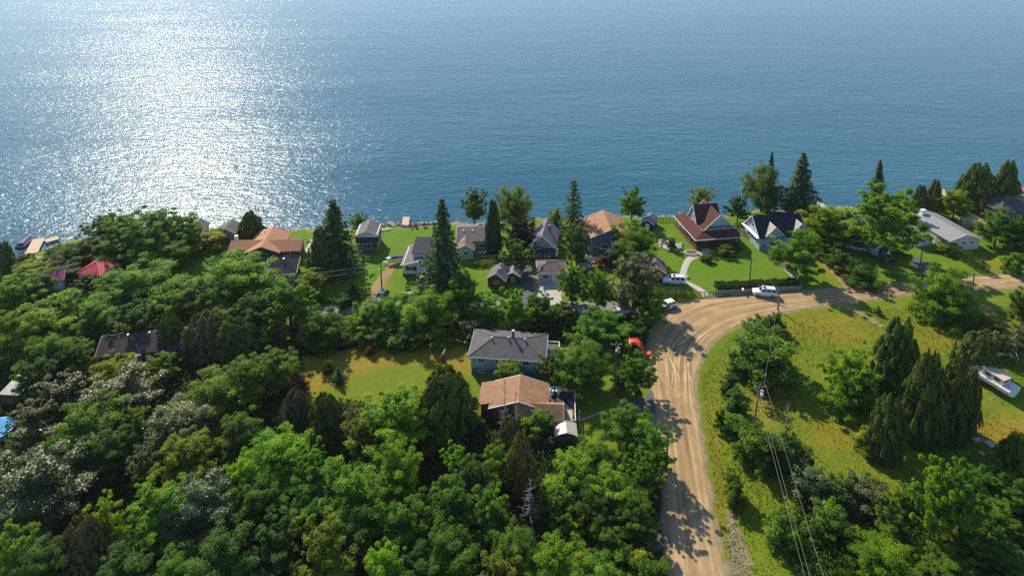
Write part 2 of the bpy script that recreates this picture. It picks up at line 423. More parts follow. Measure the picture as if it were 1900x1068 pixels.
def ground_mat():
    m, t, b = nmat('ground')
    vec = coords(t)
    A = {}
    for nm in ('lawn', 'dry', 'forest', 'gravel'):
        a = t.nodes.new('ShaderNodeAttribute'); a.attribute_name = nm; A[nm] = a.outputs['Fac']
    n1 = noise(t, 0.12, 5, 0.6, vec); n2 = noise(t, 0.9, 5, 0.7, vec); n3 = noise(t, 5.0, 4, 0.7, vec); n4 = noise(t, 16.0, 2, 0.7, vec)
    tex = mth(t, 'ADD', mth(t, 'MULTIPLY', n2.outputs[0], 0.45), mth(t, 'ADD', mth(t, 'MULTIPLY', n3.outputs[0], 0.35), mth(t, 'MULTIPLY', n4.outputs[0], 0.2)))
    meadow = ramp(t, tex, [(0.34, (0.085, 0.140, 0.007)), (0.5, (0.130, 0.190, 0.009)), (0.66, (0.19, 0.21, 0.016))])
    lawnc = ramp(t, tex, [(0.34, (0.060, 0.140, 0.004)), (0.5, (0.092, 0.195, 0.006)), (0.66, (0.14, 0.22, 0.010))])
    dryc = ramp(t, tex, [(0.34, (0.17, 0.125, 0.010)), (0.5, (0.28, 0.19, 0.020)), (0.66, (0.36, 0.24, 0.050))])
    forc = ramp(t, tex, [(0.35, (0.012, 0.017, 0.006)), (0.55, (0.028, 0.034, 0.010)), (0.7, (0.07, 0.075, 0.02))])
    grc = ramp(t, tex, [(0.34, (0.13, 0.10, 0.06)), (0.5, (0.27, 0.21, 0.13)), (0.66, (0.40, 0.33, 0.23))])
    def soften(src, amt=0.55):
        f = mth(t, 'ADD', src, mth(t, 'MULTIPLY', mth(t, 'SUBTRACT', tex, 0.5), amt))
        r = t.nodes.new('ShaderNodeMapRange'); r.interpolation_type = 'SMOOTHSTEP'
        r.inputs[1].default_value = 0.25; r.inputs[2].default_value = 0.75; t.links.new(f, r.inputs[0]); return r.outputs[0]
    patch = ramp(t, n1.outputs[0], [(0.42, (0, 0, 0)), (0.62, (1, 1, 1))])
    c = mixc(t, mth(t, 'MULTIPLY', patch.outputs[0], 0.2), meadow.outputs[0], dryc.outputs[0])
    c = mixc(t, mth(t, 'MULTIPLY', soften(A['lawn']), mth(t, 'SUBTRACT', 1.0, mth(t, 'MULTIPLY', patch.outputs[0], 0.55))), c, lawnc.outputs[0])
    c = mixc(t, mth(t, 'MULTIPLY', A['dry'], 0.85), c, dryc.outputs[0])
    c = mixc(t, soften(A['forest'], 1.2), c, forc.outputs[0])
    c = mixc(t, soften(A['gravel'], 1.2), c, grc.outputs[0])
    t.links.new(c, b.inputs['Base Color']); b.inputs['Roughness'].default_value = 0.9; b.inputs['Specular IOR Level'].default_value = 0.15
    bump(t, b, tex, 0.9, 0.25)
    return m
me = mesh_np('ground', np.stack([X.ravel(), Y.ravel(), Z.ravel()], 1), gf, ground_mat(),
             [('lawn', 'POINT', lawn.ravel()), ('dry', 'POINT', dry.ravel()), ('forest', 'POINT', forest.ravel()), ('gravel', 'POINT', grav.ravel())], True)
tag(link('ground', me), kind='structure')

# ------------------------------------------------------------------ lake
def water_mat():
    m, t, b = nmat('lake_water')
    vec = coords(t)
    mp = t.nodes.new('ShaderNodeMapping'); mp.inputs['Rotation'].default_value = (0, 0, math.radians(-9)); mp.inputs['Scale'].default_value = (0.48, 1.0, 1.0)
    t.links.new(vec, mp.inputs[0]); v2 = mp.outputs[0]
    a = noise(t, 0.62, 3, 0.55, v2, 0.5); c = noise(t, 1.7, 3, 0.6, v2, 0.3); d = noise(t, 0.16, 2, 0.5, v2)
    gust = noise(t, 0.03, 4, 0.55, coords(t, 'Object', (0.22, 1.0, 1.0)), 0.6)
    h = mth(t, 'ADD', mth(t, 'MULTIPLY', a.outputs[0], 1.0), mth(t, 'ADD', mth(t, 'MULTIPLY', c.outputs[0], 0.42), mth(t, 'MULTIPLY', d.outputs[0], 0.8)))
    h = mth(t, 'MULTIPLY', h, mth(t, 'MULTIPLY_ADD', gust.outputs[0], 1.3, 0.35))
    n = bump(t, b, h, 1.0, 0.31)
    b.inputs['Roughness'].default_value = 0.2; b.inputs['IOR'].default_value = 1.333; b.inputs['Specular IOR Level'].default_value = 0.145
    r = ramp(t, gust.outputs[0], [(0.35, (0.014, 0.084, 0.128)), (0.65, (0.020, 0.102, 0.152))])
    t.links.new(r.outputs[0], b.inputs['Base Color'])
    return m
wx = axis(-400, 400, 40, -6000, 6000); wy = axis(100, 900, 40, 95, 9000)
wx = wx; WX, WY = np.meshgrid(wx, wy); wi = np.arange(WX.size).reshape(WX.shape)
wf = np.stack([wi[:-1, :-1].ravel(), wi[:-1, 1:].ravel(), wi[1:, 1:].ravel(), wi[1:, :-1].ravel()], 1)
tag(link('lake', mesh_np('lake', np.stack([WX.ravel(), WY.ravel(), np.full(WX.size, WATER_Z)], 1), wf, water_mat())), kind='structure')

# ------------------------------------------------------------------ dirt road with ruts
na = 60
U = np.linspace(0, 1, na)[None, :]
PX = RL[:, None, 0] * (1 - U) + RR[:, None, 0] * U; PY = RL[:, None, 1] * (1 - U) + RR[:, None, 1] * U
Wd = np.hypot(*(RR - RL).T)[:, None]; um = U * Wd
sl_ = np.r_[0, np.cumsum(np.hypot(*np.diff((RL + RR) / 2, axis=0).T))][:, None]
tr = np.zeros_like(PX); rut = np.zeros_like(PX)
rr_ = np.random.default_rng(11)
for fr, amp, sg in ((0.10, .5, .35), (0.2, .8, .16), (0.28, -.6, .3), (0.36, .9, .13), (0.47, -.5, .28), (0.54, .7, .2), (0.6, .55, .12), (0.69, -.75, .33), (0.79, 1.0, .16), (0.87, -.5, .22), (0.95, .6, .3)):
    ph = rr_.uniform(0, 6.28, 3)
    c = fr * Wd + 0.22 * np.sin(sl_ * 0.09 + ph[0]) + 0.12 * np.sin(sl_ * 0.23 + ph[1])
    g_ = np.exp(-((um - c) / (sg * 1.2)) ** 2) * (0.75 + 0.25 * np.sin(sl_ * 0.4 + ph[2]))
    g_ = g_ * np.clip(.7 + .9 * vnoise(PX * .35 + 7 * fr, PY * .35, 60 + int(100 * fr)), .05, 1.5)
    tr += amp * g_; rut += amp * g_ * 0.035
ARCS = [[(530, 300), (650, 260), (760, 220), (900, 120), (905, 40)], [(500, 340), (640, 290), (800, 220), (1000, 60), (1090, 0)], [(730, 180), (650, 280), (680, 420), (730, 540), (720, 800)],
        [(830, 100), (700, 270), (700, 450), (760, 560), (770, 800)], [(600, 380), (640, 520), (660, 660), (650, 780)], [(1020, 70), (980, 190), (800, 300), (770, 500), (760, 760)],
        [(790, 420), (860, 530), (905, 620), (900, 770)], [(900, 230), (870, 380), (880, 560), (890, 760), (930, 1060)], [(1187, 60), (1000, 220), (940, 330), (930, 500)],
        [(1187, 20), (900, 250), (850, 350), (840, 600), (850, 800)], [(690, 440), (700, 600), (640, 770), (610, 790)], [(520, 380), (640, 330), (760, 180), (900, 110)], [(560, 460), (600, 640), (680, 700)]]
for k, a in enumerate(ARCS):
    pts = crom(np.array([G(1130 + x / 5.935, 600 + y / 5.935)[:2] for x, y in a]), 14)
    d = poly_dist(PX, PY, [tuple(p) for p in pts], False)
    de = np.minimum(np.hypot(PX - pts[0][0], PY - pts[0][1]), np.hypot(PX - pts[-1][0], PY - pts[-1][1])); fd = smooth(0, 4.5, de)
    g_ = np.exp(-(d / 0.13) ** 2) * fd; tr += 0.95 * g_ - 0.35 * fd * np.exp(-((d - 0.34) / 0.16) ** 2); rut += 0.012 * g_
edge = np.minimum(um, Wd - um)
zr = 0.035 + rut * 0.9 + 0.05 * smooth(0, 1.5, edge) - 0.06 * (1 - smooth(0, 0.25, edge)) + 0.012 * vnoise(PX * 3, PY * 3, 9)
ri = np.arange(PX.size).reshape(PX.shape)
rf = np.stack([ri[:-1, :-1].ravel(), ri[:-1, 1:].ravel(), ri[1:, 1:].ravel(), ri[1:, :-1].ravel()], 1)
def dirt_mat(name, cols, track=True):
    m, t, b = nmat(name); vec = coords(t)
    n1 = noise(t, 0.35, 4, 0.6, vec); n2 = noise(t, 4.0, 5, 0.7, vec); n3 = noise(t, 22.0, 3, 0.7, vec)
    f = mth(t, 'ADD', mth(t, 'MULTIPLY', n1.outputs[0], 0.4), mth(t, 'ADD', mth(t, 'MULTIPLY', n2.outputs[0], 0.35), mth(t, 'MULTIPLY', n3.outputs[0], 0.25)))
    if track:
        a = t.nodes.new('ShaderNodeAttribute'); a.attribute_name = 'track'
        f = mth(t, 'ADD', f, mth(t, 'MULTIPLY', a.outputs['Fac'], 0.26))
    r = ramp(t, f, [(0.25, cols[0]), (0.5, cols[1]), (0.75, cols[2])])
    t.links.new(r.outputs[0], b.inputs['Base Color']); b.inputs['Roughness'].default_value = 0.92; b.inputs['Specular IOR Level'].default_value = 0.2
    bump(t, b, mth(t, 'ADD', n2.outputs[0], mth(t, 'MULTIPLY', n3.outputs[0], 0.5)), 0.5, 0.06)
    return m
M_DIRT = dirt_mat('road_dirt', [(0.20, 0.130, 0.062), (0.35, 0.235, 0.115), (0.56, 0.41, 0.235)])
M_DIRT2 = dirt_mat('drive_dirt', [(0.15, 0.11, 0.05), (0.29, 0.20, 0.10), (0.42, 0.31, 0.18)], False)
me = mesh_np('dirt_road', np.stack([PX.ravel(), PY.ravel(), zr.ravel()], 1), rf, M_DIRT, [('track', 'POINT', tr.ravel())], True)
tag(link('dirt_road', me), kind='structure')

def ribbon(name, px, width, z, mat, n=60, jag=0.08, ncross=6, zc=0.0):
    """a path laid along photo points; width in metres (number or list)"""
    P = np.array([[*G(x, y)[:2], (width if isinstance(width, (int, float)) else width[i])] for i, (x, y) in enumerate(px)])
    c = crom(P, n); d = np.gradient(c[:, :2], axis=0); d /= np.hypot(*d.T)[:, None]; nrm = np.stack([-d[:, 1], d[:, 0]], 1)
    jl = np.random.default_rng(len(px) + n).normal(0, jag, (n, 2))
    vs = []
    for k in range(ncross):
        u = k / (ncross - 1) - 0.5
        off = u * c[:, 2] + np.where(k == 0, jl[:, 0], np.where(k == ncross - 1, jl[:, 1], 0))
        p = c[:, :2] + nrm * off[:, None]
        zz = np.full(n, z) - (0.05 if k in (0, ncross - 1) else 0)
        vs.append(np.c_[p, zz])
    V = np.concatenate(vs); i = np.arange(n * ncross).reshape(ncross, n)
    f = np.stack([i[:-1, :-1].ravel(), i[:-1, 1:].ravel(), i[1:, 1:].ravel(), i[1:, :-1].ravel()], 1)[:, ::-1]
    return tag(link(name, mesh_np(name, V, f, mat, None, True)), kind='structure')
ribbon('lane', [(1262, 572), (1200, 571), (1100, 568), (1000, 566), (900, 566), (800, 567), (700, 570), (600, 576), (450, 588), (200, 612), (0, 640), (-300, 690)], 4.2, 0.022, M_LANE, 160)
ribbon('driveway', [(688, 562), (694, 545), (712, 515), (732, 488)], [3.6, 3.0, 2.9, 2.4], 0.026, M_DIRT2, 40, 0.15)
ribbon('driveway', [(1235, 742), (1205, 750), (1180, 752), (1150, 745)], [6.5, 4.2, 3.4, 3.0], 0.028, M_ASPH, 30, 0.1)
ribbon('driveway', [(1585, 535), (1562, 515), (1540, 495), (1525, 478)], [5.0, 3.0, 2.6, 2.4], 0.024, M_DIRT2, 40, 0.2)
ribbon('driveway', [(1740, 520), (1720, 500), (1695, 482), (1665, 474)], [5, 4.4, 4.4, 4.6], 0.024, M_ASPH, 30)
ribbon('driveway', [(1020, 566), (1020, 545), (1018, 528), (1018, 521)], [6, 5.4, 5.2, 5.2], 0.034, M_CONC, 20, 0.03)
ribbon('driveway', [(985, 566), (978, 540), (976, 515), (980, 490)], [5, 4.0, 3.4, 3.0], 0.028, M_ASPH, 30)
ribbon('footpath', [(1548, 560), (1575, 570), (1605, 585), (1638, 606)], [2.6, 1.9, 1.8, 1.2], 0.03, M_DIRT2, 30, 0.15)
ribbon('footpath', [(1266, 516), (1268, 505), (1272, 492), (1280, 480), (1300, 472), (1318, 470)], [1.6, 1.7, 1.7, 2.0, 2.6, 3.2], 0.026, M_CONC, 40, 0.02)
ribbon('footpath', [(1268, 522), (1285, 529), (1303, 540), (1312, 549)], [1.6, 1.6, 1.8, 2.6], 0.030, M_CONC, 24, 0.02)

# ------------------------------------------------------------------ building parts
def window(root, face, x, z, ww, hh, at, bars=1, frame=M_TRIM):
    """face: f/b (across x at depth y=at) or l/r (across y at x=at); x,z = centre. frame part with its pane as sub-part"""
    t = 0.07; o = 0.06
    def place(mb, u0, u1, z0, z1, d0, d1):
        sgn = -1 if face in 'fl' else 1
        a, b = at + sgn * d0, at + sgn * d1
        a, b = min(a, b), max(a, b)
        if face in 'fb': mb.box((u0, a, z0), (u1, b, z1))
        else: mb.box((a, u0, z0), (b, u1, z1))
    x0, x1, z0, z1 = x - ww / 2, x + ww / 2, z - hh / 2, z + hh / 2
    m = MB()
    place(m, x0, x1, z1, z1 + t, -0.02, o); place(m, x0 - t, x1 + t, z0 - t - .03, z0, -0.02, o + .03)
    place(m, x0 - t, x0, z0, z1 + t, -0.02, o - .002); place(m, x1, x1 + t, z0, z1 + t, -0.02, o - .002)
    for k in range(bars):
        c = x0 + (x1 - x0) * (k + 1) / (bars + 1); place(m, c - .025, c + .025, z0, z1, -0.02, o - .015)
    f = m.build('window', frame, root)
    p = MB(); place(p, x0, x1, z0, z1, -0.03, 0.02); p.build('pane', M_GLASS, f)
    return f
def door(root, face, x, ww, hh, at, mat=M_WHITE, z0=0.0):
    sgn = -1 if face in 'fl' else 1
    a, b = sorted((at - sgn * .02, at + sgn * .05)); m = MB(); h = MB(); c, d = sorted((at + sgn * .05, at + sgn * .1))
    if face in 'fb':
        m.box((x - ww / 2, a, z0), (x + ww / 2, b, z0 + hh)); h.box((x + ww / 2 - .16, c, z0 + hh * .45), (x + ww / 2 - .08, d, z0 + hh * .52))
    else:
        m.box((a, x - ww / 2, z0), (b, x + ww / 2, z0 + hh)); h.box((c, x + ww / 2 - .16, z0 + hh * .45), (d, x + ww / 2 - .08, z0 + hh * .52))
    o = m.build('door', mat, root); h.build('handle', M_STEEL, o); return o
def gable_roof(root, x0, x1, y0, y1, ze, zr, ax, mr, mw=None, over=0.4, trim=M_TRIM, name='roof', th=0.14, over2=None):
    """ridge along ax; eaves at ze on the wall line"""
    o2 = over if over2 is None else over2
    m = MB(); G_, R_ = [], []
    if ax == 'x':
        ym = (y0 + y1) / 2; s = (zr - ze) / (ym - y0); zl = ze - s * over
        m.slab([(x0 - o2, y0 - over, zl), (x1 + o2, y0 - over, zl), (x1 + o2, ym, zr), (x0 - o2, ym, zr)], th)
        m.slab([(x1 + o2, y1 + over, zl), (x0 - o2, y1 + over, zl), (x0 - o2, ym, zr), (x1 + o2, ym, zr)], th)
        for xx, e in ((x0, .1), (x1, -.1)):
            g = MB(); G_.append(g); a, b = sorted((xx, xx + e)); zz = -.12
            g.loft([[(a, y0, ze + zz), (a, y1, ze + zz), (a, ym, zr + zz)], [(b, y0, ze + zz), (b, y1, ze + zz), (b, ym, zr + zz)]])
        for xx in (x0 - o2 - .03, x1 + o2 + .03):
            tr_ = MB(); R_.append(tr_); tr_.beam((xx, y0 - over, zl - .06), (xx, ym, zr - .06), .07, .2).beam((xx, ym, zr - .06), (xx, y1 + over, zl - .06), .07, .2)
    else:
        xm = (x0 + x1) / 2; s = (zr - ze) / (xm - x0); zl = ze - s * over
        m.slab([(x0 - over, y1 + o2, zl), (x0 - over, y0 - o2, zl), (xm, y0 - o2, zr), (xm, y1 + o2, zr)], th)
        m.slab([(x1 + over, y0 - o2, zl), (x1 + over, y1 + o2, zl), (xm, y1 + o2, zr), (xm, y0 - o2, zr)], th)
        for yy, e in ((y0, .1), (y1, -.1)):
            g = MB(); G_.append(g); a, b = sorted((yy, yy + e)); zz = -.12
            g.loft([[(x0, a, ze + zz), (x1, a, ze + zz), (xm, a, zr + zz)], [(x0, b, ze + zz), (x1, b, ze + zz), (xm, b, zr + zz)]])
        for yy in (y0 - o2 - .03, y1 + o2 + .03):
            tr_ = MB(); R_.append(tr_); tr_.beam((x0 - over, yy, zl - .06), (xm, yy, zr - .06), .07, .2).beam((xm, yy, zr - .06), (x1 + over, yy, zl - .06), .07, .2)
    r = m.build(name, mr, root)
    if mw:
        for g in G_: g.build('gable_wall', mw, root)
    if trim:
        for tr_ in R_: tr_.build('trim', trim, r)
    return r
def hip_roof(root, x0, x1, y0, y1, ze, zr, mr, over=0.4, ins=None, ax='x', trim=None, th=0.14):
    a, b, c, d = x0 - over, x1 + over, y0 - over, y1 + over
    m = MB()
    if ax == 'x':
        i = (d - c) / 2 if ins is None else ins; ym = (c + d) / 2
        L, R = (a + i, ym, zr), (b - i, ym, zr)
        m.slab([(a, c, ze), (b, c, ze), R, L], th); m.slab([(b, d, ze), (a, d, ze), L, R], th)
        m.slab([(a, d, ze), (a, c, ze), L], th); m.slab([(b, c, ze), (b, d, ze), R], th)
        caps = [((a, c, ze), L), ((a, d, ze), L), ((b, c, ze), R), ((b, d, ze), R), (L, R)]
    else:
        i = (b - a) / 2 if ins is None else ins; xm = (a + b) / 2
        F, B = (xm, c + i, zr), (xm, d - i, zr)
        m.slab([(a, d, ze), (a, c, ze), F, B], th); m.slab([(b, c, ze), (b, d, ze), B, F], th)
        m.slab([(a, c, ze), (b, c, ze), F], th); m.slab([(b, d, ze), (a, d, ze), B], th)
        caps = [((a, c, ze), F), ((b, c, ze), F), ((a, d, ze), B), ((b, d, ze), B), (F, B)]
    r = m.build('roof', mr, root)
    k = MB()
    for p, q in caps: k.beam((p[0], p[1], p[2] + .02), (q[0], q[1], q[2] + .02), .22, .05)
    k.build('ridge_cap', mr, r)
    if trim:
        e = MB()
        for p, q in (((a, c), (b, c)), ((b, c), (b, d)), ((b, d), (a, d)), ((a, d), (a, c))):
            e.beam((*p, ze - .09), (*q, ze - .09), .08, .16)
        e.build('eave_trim', trim, r)
    return r
def vents(root, pts, mat=M_STEEL):
    for x, y, z in pts: MB().bar((x, y, z - .25), (x, y, z + .25), .13).bar((x, y, z + .25), (x, y, z + .33), .2).build('roof_vent', mat, root)
def rail(root, pts, z, h=0.95, mat=M_TRIM, name='railing', pitch=0.5):
    m = MB()
    for (ax_, ay), (bx, by) in zip(pts[:-1], pts[1:]):
        m.beam((ax_, ay, z + h), (bx, by, z + h), .12, .09); m.beam((ax_, ay, z + .15), (bx, by, z + .15), .07, .07)
        L = math.hypot(bx - ax_, by - ay); k = max(1, int(L / pitch))
        for i in range(k + 1):
            x, y = ax_ + (bx - ax_) * i / k, ay + (by - ay) * i / k
            m.box((x - .04, y - .04, z), (x + .04, y + .04, z + h))
    return m.build(name, mat, root)
def stairs(root, p, q, wid, n, mat, rails=None):
    """flight from p (low) to q (high)"""
    p, q = Vector(p), Vector(q); d = q - p; fl = Vector((d.x, d.y, 0)).normalized(); sd = Vector((-fl.y, fl.x, 0)) * wid / 2
    m = MB()
    for i in range(n):
        c = p + d * ((i + .5) / n); e = fl * (Vector((d.x, d.y, 0)).length / n * .55)
        m.slab([c - e - sd, c + e - sd, c + e + sd, c - e + sd], .06)
    for s in (-1, 1): m.beam(p + sd * s - Vector((0, 0, .1)), q + sd * s - Vector((0, 0, .1)), .06, .22)
    o = m.build('stairs', mat, root)
    if rails:
        r = MB()
        for s in (-1, 1):
            a, b = p + sd * s, q + sd * s; up = Vector((0, 0, .95)); r.beam(a + up, b + up, .09, .09); r.beam(a + up * .5, b + up * .5, .06, .06)
            for i in range(5): c = a + (b - a) * i / 4; r.beam(c, c + up, .08, .08)
        r.build('handrail', rails, o)
    return o
D = math.radians
def hse(name, label, cat, x, y, yaw):
    o = thing(name, label, cat, (x, y, 0), D(yaw)); o.scale = (1, .9, .89); return o

# --- grey bungalow in the middle
h = hse('bungalow', 'blue-grey bungalow with dark hip roof and black stovepipe beside the dry field', 'house', -7.00, 101.34, -5.7)
W_, Dp = 12.3, 7.6
box(h, 'basement_wall', (0, 0, 0), (W_, Dp, 1.6), M_BLUEB); box(h, 'wall', (-.06, -.06, 1.6), (W_ + .06, Dp + .06, 4.22), M_GSID)
hip_roof(h, 0, W_, 0, Dp, 4.2, 5.9, M_BGROOF, .55, 4.1, trim=M_TRIM)
window(h, 'f', 1.7, 3.3, 1.0, .9, -.06); window(h, 'f', 4.6, 3.2, .8, .6, -.06); window(h, 'f', 9.4, 3.3, 1.2, .9, -.06); window(h, 'f', 1.9, .9, .9, .6, 0)
window(h, 'r', 2.0, 3.2, 1.2, 1.0, W_ + .06); door(h, 'r', 5.0, .95, 2.1, W_ + .06, z0=1.9)
st = MB().bar((6.9, 3.9, 5.3), (6.9, 3.9, 7.2), .2, n=10).build('stovepipe', M_IRON, h); MB().bar((6.9, 3.9, 7.2), (6.9, 3.9, 7.42), .3, n=10).build('cap', M_STEEL, st)
vents(h, [(3.2, 3.2, 5.8), (6.1, 3.4, 5.9), (9.0, 3.3, 5.8)])
box(h, 'deck', (W_ + .1, 3.2, 1.7), (W_ + 2.6, 7.6, 1.9), M_GWOOD); rail(h, [(W_ + .1, 3.2), (W_ + 2.6, 3.2), (W_ + 2.6, 7.6), (W_ + .1, 7.6)], 1.9)
for px_ in ((W_ + .3, 3.4), (W_ + 2.4, 3.4), (W_ + 2.4, 7.4), (W_ + .3, 7.4)): box(h, 'deck_post', (px_[0] - .08, px_[1] - .08, 0), (px_[0] + .08, px_[1] + .08, 1.7), M_GWOOD)
stairs(h, (W_ + 4.4, 5.4, 0), (W_ + 2.6, 5.4, 1.85), 1.1, 7, M_GWOOD, M_TRIM)

# --- orange-brown roofed house in front of it
h = hse('house', 'house with orange-brown shingle roof and white-railed deck below the grey bungalow', 'house', -4.40, 89.91, -3.9)
box(h, 'wall', (1.2, .6, 0), (9.6, 6.4, 3.2), M_BRICK); gable_roof(h, 1.2, 9.6, .6, 6.4, 3.2, 4.7, 'y', M_OROOF, M_BRICK, .5)
box(h, 'wall', (5.6, -1.3, 0), (11.9, 2.4, 2.92), M_BRICK); gable_roof(h, 5.6, 11.9, -1.3, 2.4, 2.95, 4.15, 'x', M_OROOF, M_BRICK, .45)
box(h, 'wall', (-.6, 1.6, 0), (1.2, 6.6, 2.8), M_BRICK)
MB().slab([(-1.0, 1.2, 2.75), (1.5, 1.2, 3.35), (1.5, 6.9, 3.35), (-1.0, 6.9, 2.75)], .14).build('side_roof', M_OROOF, h)
window(h, 'f', 8.2, 1.6, 1.4, 1.1, -1.3); window(h, 'f', 3.0, 1.7, 1.2, 1.1, .6); door(h, 'f', 10.6, .95, 2.05, -1.3)
window(h, 'r', .5, 1.7, 1.2, 1.0, 11.9)
m = MB().box((9.7, 2.9, .9), (14.2, 7.6, 1.05)).box((12.0, -.4, .9), (14.2, 2.9, 1.05)); m.build('deck', M_DARKW, h)
rail(h, [(9.8, 7.6), (14.2, 7.6), (14.2, -.4), (12.0, -.4)], 1.05, .95, M_TRIM, pitch=.25)
for x, y in ((10, 7.4), (14, 7.4), (14, 3.5), (14, -.2), (12.2, -.2)): box(h, 'deck_post', (x - .08, y - .08, 0), (x + .08, y + .08, .9), M_GWOOD)
stairs(h, (13.0, -2.3, 0), (13.0, -.5, 1.0), 1.2, 5, M_WOOD)
for lx, lab in ((10.4, 'round white patio table near the roof end on the deck'), (11.6, 'round white patio table in the middle of the rail on the deck')):
    w_ = h.matrix_basis @ Vector((lx, 6.9, 1.05)); t_ = thing('patio_table', lab, 'table', w_)
    MB().bar((0, 0, .68), (0, 0, .74), .5, n=16).build('table_top', M_WHITE, t_); MB().bar((0, 0, .02), (0, 0, .68), .05).build('leg', M_WHITE, t_); MB().bar((0, 0, 0), (0, 0, .04), .28, n=12).build('base', M_WHITE, t_)
w_ = h.matrix_basis @ Vector((13.0, .9, 1.05)); t_ = thing('storage_box', 'tan wooden storage box on the deck corner by the steps', 'box', w_, D(-4.5))
MB().box((-.7, -.9, 0), (.7, .9, .75)).build('body', M_TWOOD, t_, .02); MB().box((-.76, -.96, .75), (.76, .96, .85)).build('lid', M_TWOOD, t_, .02)
for k, (lx, ly) in enumerate(((12.7, 4.6), (12.9, 3.2))):
    w_ = h.matrix_basis @ Vector((lx, ly, 1.05)); t_ = thing('patio_chair', ('dark patio chair at the far end of the deck', 'dark patio chair in front of the other on the deck')[k], 'chair', w_, D(20 + 90 * k))
    MB().box((-.28, -.28, .4), (.28, .28, .47)).build('seat', M_IRON, t_); MB().box((-.28, .24, .47), (.28, .3, 1.0)).build('backrest', M_IRON, t_)
    for a in (-.25, .25):
        for b in (-.25, .25): MB().bar((a, b, 0), (a, b, .4), .025).build('leg', M_IRON, t_)

# --- garden shed
h = hse('garden_shed', 'small garden shed with pale gambrel metal roof below the deck steps', 'shed', 6.60, 85.44, 0.0)
box(h, 'wall', (0, 0, 0), (3.0, 2.6, 2.0), plain('shed_green_grey', (0.085, 0.11, 0.115), 0.6, 0.12, 1.0, 'boards'))
prof = [(-.2, 1.95), (.55, 2.45), (1.5, 2.75), (2.45, 2.45), (3.2, 1.95)]
m = MB()
for (x0, z0), (x1, z1) in zip(prof[:-1], prof[1:]): m.slab([(x0, -.2, z0), (x1, -.2, z1), (x1, 2.8, z1), (x0, 2.8, z0)], .07)
r = m.build('roof', plain('cream_metal_roof', (0.58, 0.54, 0.42), 0.5, 0.12), h)
for k in range(5):
    y = .1 + k * .55; MB().beam((1.6, y, 2.76), (2.4, y, 2.5), .06, .04).build('roof_rib', M_STEEL, r)
g_ = MB(); g_.loft([[(0, .02, 1.9), (3.0, .02, 1.9), (2.45, .02, 2.38), (1.5, .02, 2.68), (.55, .02, 2.38)], [(0, .1, 1.9), (3.0, .1, 1.9), (2.45, .1, 2.38), (1.5, .1, 2.68), (.55, .1, 2.38)]])
g_.build('gable_wall', plain('shed_green_grey', (0, 0, 0)), h); door(h, 'f', 1.5, 1.2, 1.8, 0, plain('shed_door', (0.10, 0.13, 0.13), 0.6, 0.1))
t_ = thing('wheelbarrow', 'cream wheelbarrow full of brush against the left side of the garden shed', 'wheelbarrow', (5.90, 85.87, 0), D(80))
MB().loft([[(-.35, -.3, .35), (.35, -.3, .35), (.35, .3, .35), (-.35, .3, .35)], [(-.6, -.42, .7), (.7, -.42, .7), (.7, .42, .7), (-.6, .42, .7)]]).build('tray', plain('cream_plastic', (0.6, 0.55, 0.42), 0.5, 0.1), t_)
MB().bar((.75, -.05, .2), (.75, .05, .2), .2, n=12).build('wheel', M_RUB, t_)
for s in (-.25, .25): MB().bar((-1.1, s, .6), (.7, s * .3, .22), .03).build('handle', M_WOOD, t_)

# --- long dark-roofed house among the trees on the left
h = hse('house', 'long low house with dark brown-black roof among the trees on the left', 'house', -71.96, 102.80, 10.4)
box(h, 'wall', (0, 0, 0), (13.0, 7.0, 3.0), M_BRICK); gable_roof(h, 0, 13.0, 0, 7.0, 3.0, 4.7, 'x', plain('brown_black_shingle', (0.085, 0.066, 0.064), .8, .2, 1.5, 'shingle'), M_BRICK, .5)
window(h, 'f', 6.0, 1.6, 1.2, 1.0, 0); window(h, 'f', 9.6, 1.6, 1.2, 1.0, 0); window(h, 'f', 2.6, 1.6, 1.2, 1.0, 0); door(h, 'f', 7.9, .95, 2.1, 0)
vents(h, [(7.4, 3.1, 4.6), (10.0, 3.1, 4.6), (4.0, 3.1, 4.55)])
# --- brown shed at the left edge
h = hse('tall_shed', 'dark brown boarded shed with glinting metal roof at the left edge', 'shed', -81.96, 93.35, -3.4)
box(h, 'wall', (0, 0, 0), (3.0, 4.2, 2.9), plain('dark_brown_boards', (0.07, 0.035, 0.02), 0.8, 0.25, 2, 'boards'))
MB().slab([(-.2, -.25, 2.95), (3.2, -.25, 2.95), (3.2, 4.4, 3.5), (-.2, 4.4, 3.5)], .08).build('roof', plain('shiny_metal_roof', (0.16, 0.17, 0.17), 0.35, 0.5, 2, None, 0.5), h)
door(h, 'f', 1.5, 1.0, 2.0, 0, M_BWOOD)
# --- blue pool
p = thing('swimming_pool', 'round above-ground pool with blue water at the left edge', 'pool', G(-8, 806), 0)
MB().bar((0, 0, 0), (0, 0, 1.0), 2.6, n=32).build('wall', M_BLUEP, p); MB().bar((0, 0, 1.0), (0, 0, 1.02), 2.45, n=32).build('water_surface', plain('pool_blue', (0.08, 0.30, 0.62), 0.12, 0.1), p)
